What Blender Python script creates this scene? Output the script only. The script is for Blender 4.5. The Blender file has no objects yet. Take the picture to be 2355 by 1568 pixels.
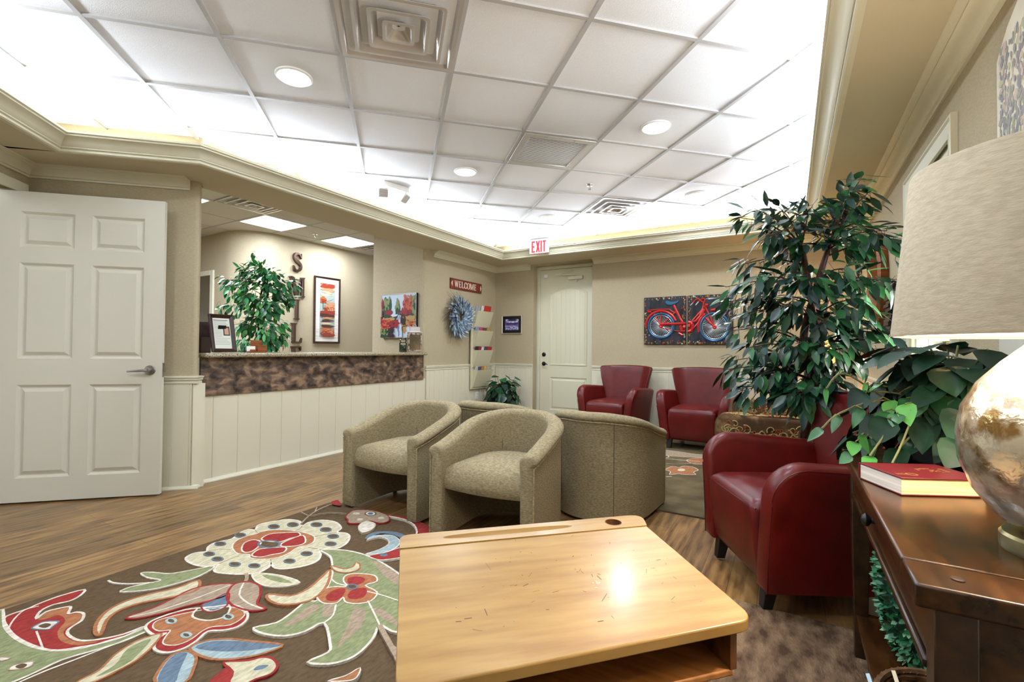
import bpy, bmesh, math, random
from mathutils import Vector, Matrix, Euler
PI = math.pi
SC = bpy.context.scene
COL = SC.collection

# ---------------------------------------------------------------- camera, world, exposure
def make_camera():
    yaw, pitch, roll = 0.246 - PI/4, 0.0165, 0.0085
    cy, sy = math.cos(yaw), math.sin(yaw)
    f = Vector((sy*math.cos(pitch), cy*math.cos(pitch), math.sin(pitch)))
    r = Vector((cy, -sy, 0)); u = r.cross(f)
    r2 = r*math.cos(roll) + u*math.sin(roll); u2 = -r*math.sin(roll) + u*math.cos(roll)
    cam = bpy.data.cameras.new('camera'); cam.sensor_width = 36; cam.lens = 1068/2355*36
    cam.clip_start = 0.02; cam.clip_end = 100
    o = bpy.data.objects.new('camera', cam); COL.objects.link(o)
    m = Matrix(((r2.x, u2.x, -f.x), (r2.y, u2.y, -f.y), (r2.z, u2.z, -f.z))).to_4x4()
    m.translation = Vector((0, 0, 1.105)); o.matrix_world = m
    SC.camera = o
make_camera()
SC.view_settings.view_transform = 'Standard'; SC.view_settings.look = 'None'
SC.view_settings.gamma = 1; SC.view_settings.use_curve_mapping = False
SC.view_settings.exposure = 0.30
W = bpy.data.worlds.new('daylight'); SC.world = W; W.use_nodes = True
W.node_tree.nodes['Background'].inputs[0].default_value = (0.86, 0.93, 1.0, 1)
W.node_tree.nodes['Background'].inputs[1].default_value = 4.0

CEIL = 2.737
K_COVE, K_DOWN, K_PANEL, K_LAMP = 15.2, 14.5, 24.0, 9.0
WARM = (0.89, 0.98, 1.12); COOL = (0.88, 0.98, 1.18)
def area(name, loc, sx, sy, energy, col, rot=(0,0,0), shape='RECTANGLE'):
    l = bpy.data.lights.new(name, 'AREA'); l.shape = shape; l.size = sx
    if shape == 'RECTANGLE': l.size_y = sy
    l.energy = energy; l.color = col
    o = bpy.data.objects.new(name, l); COL.objects.link(o); o.location = loc; o.rotation_euler = rot
    return o
# indirect cove strips lying in the trough behind the lip, shining up at the ceiling
K_SUN = 170.0; TILT = math.radians(68)
def strip(x0, y0, x1, y1, k=1.0):
    L = math.hypot(x1-x0, y1-y0); a = math.atan2(y1-y0, x1-x0)
    area('cove_light', ((x0+x1)/2, (y0+y1)/2, 2.475), L, .10, K_COVE*L*k, (0.90, 0.98, 1.10), (PI-TILT, 0, a))
strip(-3.83, 6.1, -3.83, 1.95); strip(.35, 6.02, -3.7, 6.02); strip(.42, -2.0, .42, 5.9); strip(-3.86, 1.58, -4.42, 1.02)
strip(-4.3, .8, -1.3, -2.2); strip(-1.0, -2.3, .3, -2.3)
S2 = 2**.5; TL = .6096
def grid_pt(i, j):                          # ceiling grid node -> room coordinates (the grid runs at 45 degrees to the walls)
    X = -1.527 + TL*i; Y = 2.71 + TL*j
    return ((X-Y)/S2, (X+Y)/S2)
DOWN = [(1.5, .5), (3.5, 2.5), (5.5, .5), (5.5, 4.5), (7.5, 2.5), (3.5, -1.5), (1.5, -3.5), (-.5, -1.5), (3.5, -5.5)]
DOWN = [(1.5, .5), (3.5, 2.5), (5.5, 4.5), (5.5, .5), (7.5, 2.5), (3.5, -1.5), (-.5, -1.5), (1.5, -3.5)]
for i, j in DOWN:
    x, y = grid_pt(i, j); area('downlight_beam', (x, y, CEIL-.022), .15, .15, K_DOWN, WARM, shape='DISK')
for x0, y0 in ((-6.165, 3.32), (-6.165, 4.54), (-6.165, 2.10), (-7.6, 4.9), (-5.555, .9)):
    area('panel_light_beam', (x0+.305, y0+.305, CEIL-.02), .56, .56, K_PANEL*(2.4 if y0 < 3 else 1), COOL)

# daylight thrown up off the bright ground outside the right-hand window
area('window_daylight', (1.02, 3.275, 1.05), .8, .8, K_SUN, (1.0, 0.97, 0.92), (0, math.radians(128), 0))

# ---------------------------------------------------------------- materials
def c8(r, g=None, b=None):
    if g is None: r, g, b = r
    f = lambda v: (v/255/12.92) if v/255 <= .04045 else ((v/255+.055)/1.055)**2.4
    return (f(r), f(g), f(b), 1)
MATS = {}
def mat(name, col, rough=.6, metal=0, col2=None, scale=20, stretch=(1,1,1), detail=4, lo=.35, hi=.65, bump=None, bscale=None,
        bstretch=None, coat=0, emis=None, trans=0, ior=1.45, sheen=0, spec=.5, rot=(0,0,0), prerot=0, dist=0, sss=0, col3=None, kind='noise'):
    m = bpy.data.materials.new(name); m.use_nodes = True; nt = m.node_tree; N = nt.nodes; L = nt.links
    b = N['Principled BSDF']
    b.inputs['Base Color'].default_value = c8(col); b.inputs['Roughness'].default_value = rough
    b.inputs['Metallic'].default_value = metal; b.inputs['Specular IOR Level'].default_value = spec
    b.inputs['Coat Weight'].default_value = coat; b.inputs['Coat Roughness'].default_value = .16
    b.inputs['Transmission Weight'].default_value = trans; b.inputs['IOR'].default_value = ior
    b.inputs['Sheen Weight'].default_value = sheen
    if emis: b.inputs['Emission Color'].default_value = c8(emis[0]); b.inputs['Emission Strength'].default_value = emis[1]
    def coords(st):
        tc = N.new('ShaderNodeTexCoord'); mp = N.new('ShaderNodeMapping'); mp.inputs['Scale'].default_value = st
        mp.inputs['Rotation'].default_value = rot
        src = tc.outputs['Object']
        if prerot:
            m0 = N.new('ShaderNodeMapping'); m0.inputs['Rotation'].default_value = (0,0,prerot); L.new(src, m0.inputs['Vector']); src = m0.outputs['Vector']
        L.new(src, mp.inputs['Vector']); return mp.outputs['Vector']
    if col2 is not None:
        n = N.new('ShaderNodeTexNoise'); n.inputs['Scale'].default_value = scale; n.inputs['Detail'].default_value = detail; n.inputs['Distortion'].default_value = dist
        L.new(coords(stretch), n.inputs['Vector'])
        r = N.new('ShaderNodeValToRGB'); e = r.color_ramp.elements
        e[0].position = lo; e[0].color = c8(col2); e[1].position = hi; e[1].color = c8(col)
        if col3 is not None:
            x = e.new((lo+hi)/2); x.color = c8(col3)
        L.new(n.outputs['Fac'], r.inputs['Fac']); L.new(r.outputs['Color'], b.inputs['Base Color'])
    if bump:
        n2 = N.new('ShaderNodeTexNoise'); n2.inputs['Scale'].default_value = bscale or scale; n2.inputs['Detail'].default_value = 3
        L.new(coords(bstretch or stretch), n2.inputs['Vector'])
        bp = N.new('ShaderNodeBump'); bp.inputs['Strength'].default_value = bump[0]; bp.inputs['Distance'].default_value = bump[1]
        L.new(n2.outputs['Fac'], bp.inputs['Height']); L.new(bp.outputs['Normal'], b.inputs['Normal'])
    MATS[name] = m; return m
WALLC = (179,167,139)
mat('wallpaper', WALLC, .75, col2=(161,148,119), scale=60, stretch=(1,1,7), detail=6, lo=.3, hi=.7, bump=(.25,.002), bscale=160, spec=.3)
mat('soffit_paint', (194,184,156), .7)
mat('trim_paint', (208,204,180), .42)
mat('door_paint', (200,196,179), .42)
mat('door_paint_green', (206,203,176), .45)
mat('wainscot_paint', (210,204,180), .45)
mat('tile', (240,242,246), .9, col2=(230,232,236), scale=400, detail=2, bump=(.5,.004), bscale=260, spec=.1)
mat('tbar', (180,179,178), .5)
mat('reception_tile', (205,204,196), .9, bump=(.3,.003), bscale=260, spec=.1)
mat('shelf_white', (235,232,220), .7)
mat('metal_grey', (200,196,192), .3, .55)
mat('chrome', (205,205,205), .18, 1)
mat('satin_nickel', (150,148,146), .3, 1)
mat('bronze', (48,40,34), .4, .8)
mat('white_plastic', (232,232,228), .4)
mat('black', (20,18,17), .45)
mat('void', (14,14,15), .9)
mat('lens_light', (255,255,255), .5, emis=((255,252,245), 6))
mat('panel_glow', (255,255,255), .5, emis=((252,254,255), 5))
mat('granite', (168,156,128), .25, col2=(70,62,48), scale=120, detail=8, lo=.36, hi=.56, col3=(150,138,108), coat=.4)
mat('slate', (146,120,92), .5, col2=(46,36,30), scale=11, detail=14, dist=.5, lo=.36, hi=.66, col3=(98,78,62), stretch=(1,1,1.4), bump=(.9,.02), bscale=9, spec=.5)
mat('floorboard', (158,122,74), .30, col2=(84,58,32), scale=7, stretch=(5,.55,1), detail=10, lo=.3, hi=.68, col3=(130,97,58), bump=(.15,.002), bscale=12, bstretch=(6,.5,1), coat=.15)
mat('maple', (172,139,80), .34, col2=(146,110,56), scale=4, stretch=(1.2,9,3), detail=9, lo=.3, hi=.7, prerot=-PI/4, coat=.18)
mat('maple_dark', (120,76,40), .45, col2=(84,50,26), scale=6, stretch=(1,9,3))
mat('scratch', (96,62,36), .7)
mat('dark_wood', (74,44,16), .27, col2=(30,16,6), scale=4, stretch=(7,1.1,7), detail=8, lo=.32, hi=.68, coat=.12, spec=.35)
mat('dark_wood_flat', (60,36,16), .35, col2=(32,18,8), scale=4, stretch=(7,1.1,7), coat=.3)
mat('frame_wood', (58,34,26), .35, col2=(42,24,18), scale=12)
mat('box_wood', (150,84,36), .4, col2=(116,60,24), scale=14, stretch=(1,1,6))
mat('red_leather', (98,16,13), .36, col2=(80,11,9), scale=9, bump=(.12,.002), bscale=240, spec=.5)
mat('olive_tweed', (160,148,118), .9, col2=(116,106,80), scale=64, stretch=(1,1,2.6), detail=12, lo=.28, hi=.72, col3=(142,129,100), bump=(.4,.003), bscale=120, sheen=.0, spec=.15)
mat('olive_welt', (176,162,126), .9, col2=(136,122,88), scale=60, detail=6, bump=(.3,.003), bscale=150, sheen=0, spec=.15)
mat('underseat_shade_seam', (30,26,22), .9)  # near-black for the olive chair seams and the painted shade under their seats
mat('paisley', (124,98,66), .9, col2=(76,56,38), scale=14, detail=4, col3=(84,62,42), sheen=0, spec=.1)
mat('paisley_gold', (168,148,98), .9, spec=.1)
mat('paisley_rust', (140,74,48), .9, spec=.1)
RUGM = {'d': ('rug_brown', (102,84,62)), 'w': ('rug_ivory', (226,216,200)), 'c': ('rug_cream', (206,198,166)), 'r': ('rug_red', (156,60,56)),
        'o': ('rug_orange', (172,116,80)), 'b': ('rug_blue', (108,126,142)), 'l': ('rug_pale_blue', (166,184,184)), 'g': ('rug_green', (142,148,108)), 't': ('rug_taupe', (168,148,126))}
for k, (n, c) in RUGM.items():
    mat(n, c, .95, col2=tuple(int(v*.84) for v in c), scale=90, detail=6, stretch=(1,.35,1), bump=(.7,.006), bscale=220, sheen=0, spec=.05)
mat('rug_edge', (84,66,52), .95)
mat('rug_shag', (138,112,86), .95, col2=(78,60,46), scale=22, detail=12, lo=.36, hi=.64, stretch=(1,.45,1), bump=(.8,.008), bscale=160, sheen=0, spec=.05)
mat('rug_olive', (112,98,72), .95, col2=(86,76,54), scale=5, detail=10, bump=(.8,.006), bscale=200, sheen=0, spec=.05)
mat('leaf_dark', (26,66,40), .32, col2=(16,44,32), scale=8)
mat('leaf_mid', (44,98,52), .36, col2=(34,80,46), scale=8)
mat('leaf_blue', (40,66,62), .36)
mat('leaf_bright', (84,158,74), .4, col2=(60,128,60), scale=8)
mat('leaf_fresh', (70,152,92), .4, col2=(36,100,60), scale=6)
mat('leaf_pale', (112,150,120), .45)
mat('leaf_black', (26,58,40), .5, spec=.3, col2=(16,36,27), scale=8)
mat('leaf_box', (44,112,70), .4); mat('leaf_box2', (104,150,112), .45); mat('leaf_box3', (26,64,50), .4)
mat('stem_green', (88,92,56), .6); mat('bark', (84,44,28), .7, col2=(48,24,16), scale=14, stretch=(4,4,.6), bump=(.8,.01), bscale=20)
mat('bark_grey', (90,70,54), .8); mat('soil', (40,32,26), .95)
mat('wreath_blue', (104,124,146), .7); mat('wreath_pale', (156,176,186), .7); mat('wreath_violet', (76,90,122), .7); mat('twig', (84,66,48), .8)
mat('rust_board', (128,50,34), .6, col2=(96,36,26), scale=12); mat('ivory_letter', (226,214,190), .6)
mat('bronze_letter', (92,72,60), .3, .75)
mat('page_white', (236,232,222), .7, col2=(206,200,186), scale=160, stretch=(.02,.02,1), detail=1); mat('page_cream', (232,210,168), .7, col2=(196,168,120), scale=160, stretch=(.02,.02,1), detail=1)
mat('book_red', (88,18,24), .4); mat('gold', (190,150,84), .35, .7); mat('brass', (150,140,100), .3, .9)
mat('paper', (238,236,230), .7); mat('wicker', (120,84,48), .7, col2=(78,50,28), scale=40)
mat('rack_paint', (200,194,164), .5)
mat('lampshade', (204,192,168), .85, col2=(186,174,150), scale=50, stretch=(1,1,4), detail=12, bump=(.3,.002), bscale=140, spec=.1)
mat('shade_gold', (226,196,128), .85, emis=((255,206,120), .9))
mat('shade_inner', (250,230,204), .8, emis=((255,206,160), .5))
mat('tin_black', (20,22,26), .4, .4, col2=(52,54,62), scale=5, stretch=(3,1,1), detail=6)
mat('tin_gold', (150,122,58), .4, .6); mat('tin_red', (186,44,40), .32, .3); mat('tin_blue', (44,92,128), .35, .3); mat('tin_silver', (190,198,200), .3, .7)
mat('glass_dark_green', (24,40,26), .1, coat=.8); mat('amber_glass', (70,60,36), .12, coat=.8, col2=(40,38,24), scale=8)
mat('ext_white', (240,242,245), .8, emis=((240,245,255), 1.0))
def glass_mat():
    m = bpy.data.materials.new('clear_glass'); m.use_nodes = True; nt = m.node_tree; N = nt.nodes; L = nt.links
    for n in list(N): N.remove(n)
    o = N.new('ShaderNodeOutputMaterial'); t = N.new('ShaderNodeBsdfTransparent'); g = N.new('ShaderNodeBsdfGlossy'); g.inputs['Roughness'].default_value = .03
    fr = N.new('ShaderNodeFresnel'); mx = N.new('ShaderNodeMixShader')
    L.new(fr.outputs[0], mx.inputs[0]); L.new(t.outputs[0], mx.inputs[1]); L.new(g.outputs[0], mx.inputs[2]); L.new(mx.outputs[0], o.inputs[0])
    MATS['clear_glass'] = m
glass_mat()
def mercury_mat():
    m = mat('mercury_glass', (214,208,192), .16, .8, col2=(132,108,66), scale=20, detail=14, lo=.36, hi=.50, bump=(.35,.004), bscale=60)
    return m
mercury_mat()
# two-tone maple: broad blotches over the grain stay in this one wood
def plank_floor():
    m = MATS['floorboard']; nt = m.node_tree; N = nt.nodes; L = nt.links
    b = N['Principled BSDF']; ramp = [n for n in N if n.type == 'VALTORGB'][0]
    tc = N.new('ShaderNodeTexCoord'); mp = N.new('ShaderNodeMapping'); mp.inputs['Rotation'].default_value = (0, 0, PI/2)
    br = N.new('ShaderNodeTexBrick'); br.inputs['Scale'].default_value = 1; br.inputs['Brick Width'].default_value = 1.2; br.inputs['Row Height'].default_value = .127
    br.inputs['Mortar Size'].default_value = .0012; br.inputs['Color1'].default_value = (.72,.72,.72,1); br.inputs['Color2'].default_value = (1.18,1.18,1.18,1); br.inputs['Mortar'].default_value = (.35,.35,.35,1)
    L.new(tc.outputs['Object'], mp.inputs['Vector']); L.new(mp.outputs['Vector'], br.inputs['Vector'])
    mx = N.new('ShaderNodeMix'); mx.data_type = 'RGBA'; mx.blend_type = 'MULTIPLY'; mx.inputs[0].default_value = 1
    L.new(ramp.outputs['Color'], mx.inputs[6]); L.new(br.outputs['Color'], mx.inputs[7]); L.new(mx.outputs[2], b.inputs['Base Color'])
plank_floor()

# ---------------------------------------------------------------- mesh helpers
class MB:
    def __init__(s): s.v = []; s.f = []; s.m = []; s.cur = 0; s.T = None
    def add(s, vs, fs, mi=None):
        o = len(s.v)
        if s.T is not None: vs = [s.T @ Vector(v) for v in vs]
        s.v += [tuple(v) for v in vs]; s.f += [tuple(i+o for i in f) for f in fs]; s.m += [s.cur if mi is None else mi]*len(fs); return s
    def box(s, x0, y0, z0, x1, y1, z1, mi=None):
        v = [(x,y,z) for z in (z0,z1) for y in (y0,y1) for x in (x0,x1)]
        return s.add(v, [(0,2,3,1),(4,5,7,6),(0,1,5,4),(2,6,7,3),(0,4,6,2),(1,3,7,5)], mi)
    def obox(s, c, ax, ay, az, hx, hy, hz, mi=None):      # oriented box: centre, three unit axes, half sizes
        c = Vector(c); ax = Vector(ax); ay = Vector(ay); az = Vector(az)
        v = [c+ax*hx*i+ay*hy*j+az*hz*k for k in (-1,1) for j in (-1,1) for i in (-1,1)]
        return s.add(v, [(0,2,3,1),(4,5,7,6),(0,1,5,4),(2,6,7,3),(0,4,6,2),(1,3,7,5)], mi)
    def prism(s, poly, z0, z1, mi=None):
        n = len(poly)
        v = [(x,y,z0) for x,y in poly]+[(x,y,z1) for x,y in poly]
        return s.add(v, [tuple(range(n-1,-1,-1)), tuple(range(n,2*n))]+[(i,(i+1)%n,n+(i+1)%n,n+i) for i in range(n)], mi)
    def loft(s, rings, cap0=True, cap1=True, closed=True, mi=None):
        n = len(rings[0]); v = [p for r in rings for p in r]; f = []
        for k in range(len(rings)-1):
            for i in range(n if closed else n-1):
                j = (i+1) % n; f.append((k*n+i, k*n+j, (k+1)*n+j, (k+1)*n+i))
        if cap0: f.append(tuple(range(n-1,-1,-1)))
        if cap1: f.append(tuple(range((len(rings)-1)*n, len(rings)*n)))
        return s.add(v, f, mi)
    def lathe(s, prof, seg=24, c=(0,0), mi=None, cap0=True, cap1=True):
        return s.loft([[(c[0]+r*math.cos(2*PI*a/seg), c[1]+r*math.sin(2*PI*a/seg), z) for a in range(seg)] for r, z in prof], cap0, cap1, mi=mi)
    def tube(s, pts, rad, seg=8, mi=None, cap=True):
        pts = [Vector(p) for p in pts]; rings = []; up = Vector((0,0,1)); prev = None
        for i, p in enumerate(pts):
            d = (pts[min(i+1,len(pts)-1)]-pts[max(i-1,0)])
            if d.length < 1e-9: d = Vector((0,0,1))
            d.normalize()
            if prev is None:
                a = d.cross(up if abs(d.z) < .95 else Vector((1,0,0))).normalized()
            else:
                a = prev - d*prev.dot(d)
                a = a.normalized() if a.length > 1e-6 else d.cross(Vector((1,0,0))).normalized()
            prev = a; b = d.cross(a)
            r = rad[i] if isinstance(rad, (list,tuple)) else rad
            rings.append([p+(a*math.cos(2*PI*k/seg)+b*math.sin(2*PI*k/seg))*r for k in range(seg)])
        return s.loft(rings, cap, cap, mi=mi)
    def sweep(s, prof, path, closed=False, side=1, mi=None):
        # profile (offset into the room, z) swept along a plan path with mitred corners
        n = len(path); P = [Vector((p[0],p[1])) for p in path]; rings = []
        def nrm(a, b): d = (b-a).normalized(); return Vector((-d.y, d.x))*side
        for i in range(n):
            if closed or 0 < i < n-1:
                n1 = nrm(P[i-1], P[i]); n2 = nrm(P[i], P[(i+1)%n]); m = (n1+n2)
                m = m/(m.dot(n1)) if m.length > 1e-6 else n1
            else: m = nrm(P[0],P[1]) if i == 0 else nrm(P[-2],P[-1])
            rings.append([(P[i].x+m.x*o, P[i].y+m.y*o, z) for o, z in prof])
        if closed: rings.append(rings[0])
        return s.loft(rings, not closed, not closed, mi=mi)
    def ribbon(s, pts, w, z0, z1, closed, mi=None):
        P = [Vector((p[0],p[1])) for p in pts]; n = len(P); A = []; B = []
        for i in range(n):
            a = P[i-1] if (closed or i > 0) else P[i]; b = P[(i+1)%n] if (closed or i < n-1) else P[i]
            d1 = (P[i]-a); d2 = (b-P[i]); d = (d1.normalized() if d1.length > 1e-7 else Vector((0,0)))+(d2.normalized() if d2.length > 1e-7 else Vector((0,0)))
            d = d.normalized() if d.length > 1e-6 else Vector((1,0)); nn = Vector((-d.y,d.x))*w/2
            A.append(P[i]+nn); B.append(P[i]-nn)
        rings = [[(a.x,a.y,z1),(b.x,b.y,z1),(b.x,b.y,z0),(a.x,a.y,z0)] for a, b in zip(A,B)]
        if closed: rings.append(rings[0])
        return s.loft(rings, not closed, not closed, mi=mi)
def catmull(pts, closed=True, k=4):
    n = len(pts); out = []
    for i in range(n if closed else n-1):
        p0 = pts[(i-1)%n] if (closed or i > 0) else pts[0]; p1 = pts[i]; p2 = pts[(i+1)%n]; p3 = pts[(i+2)%n] if (closed or i < n-2) else pts[-1]
        for j in range(k):
            t = j/k; out.append(tuple(.5*((2*b)+(-a+c)*t+(2*a-5*b+4*c-d)*t*t+(-a+3*b-3*c+d)*t**3) for a,b,c,d in zip(p0,p1,p2,p3)))
    if not closed: out.append(tuple(pts[-1]))
    return out
def obj(name, mb, mats, parent=None, bevel=0, smooth=35, tri=False, seg=2):
    me = bpy.data.meshes.new(name); me.from_pydata(mb.v, [], mb.f); me.update()
    if not isinstance(mats, (list,tuple)): mats = [mats]
    for m in mats: me.materials.append(MATS[m] if isinstance(m, str) else m)
    me.polygons.foreach_set('material_index', [min(i, len(mats)-1) for i in mb.m])
    bm = bmesh.new(); bm.from_mesh(me)
    if tri: bmesh.ops.triangulate(bm, faces=[f for f in bm.faces if len(f.verts) > 4])
    if smooth != 'leaf': bmesh.ops.recalc_face_normals(bm, faces=bm.faces)
    bm.to_mesh(me); bm.free()
    me.polygons.foreach_set('use_smooth', [True]*len(me.polygons))
    if smooth != 'leaf': me.set_sharp_from_angle(angle=math.radians(smooth))
    o = bpy.data.objects.new(name, me); COL.objects.link(o)
    if parent: o.parent = parent
    if bevel:
        b = o.modifiers.new('bevel', 'BEVEL'); b.width = bevel; b.segments = seg; b.limit_method = 'ANGLE'; b.angle_limit = math.radians(40)
    return o
def tag(o, label, cat, group=None, kind=None):
    o['label'] = label; o['category'] = cat
    if group: o['group'] = group
    if kind: o['kind'] = kind
    return o
def thing(name, label, cat, loc=(0,0,0), rz=0, group=None):
    o = bpy.data.objects.new(name, None); COL.objects.link(o); o.empty_display_size = .1
    o.location = loc; o.rotation_euler = (0,0,rz); return tag(o, label, cat, group)
def struct(name, mb, mats, parent=None, **kw):
    o = obj(name, mb, mats, parent, **kw)
    if not parent: o['kind'] = 'structure'
    return o
def dup(root, loc, rz, label=None, group=None):
    r = root.copy(); COL.objects.link(r); r.location = loc; r.rotation_euler = (0,0,rz)
    if label: r['label'] = label
    if group: r['group'] = group
    for ch in list(root.children):
        c = ch.copy(); COL.objects.link(c); c.parent = r
        for g in ch.children:
            d = g.copy(); COL.objects.link(d); d.parent = c
    return r
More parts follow.
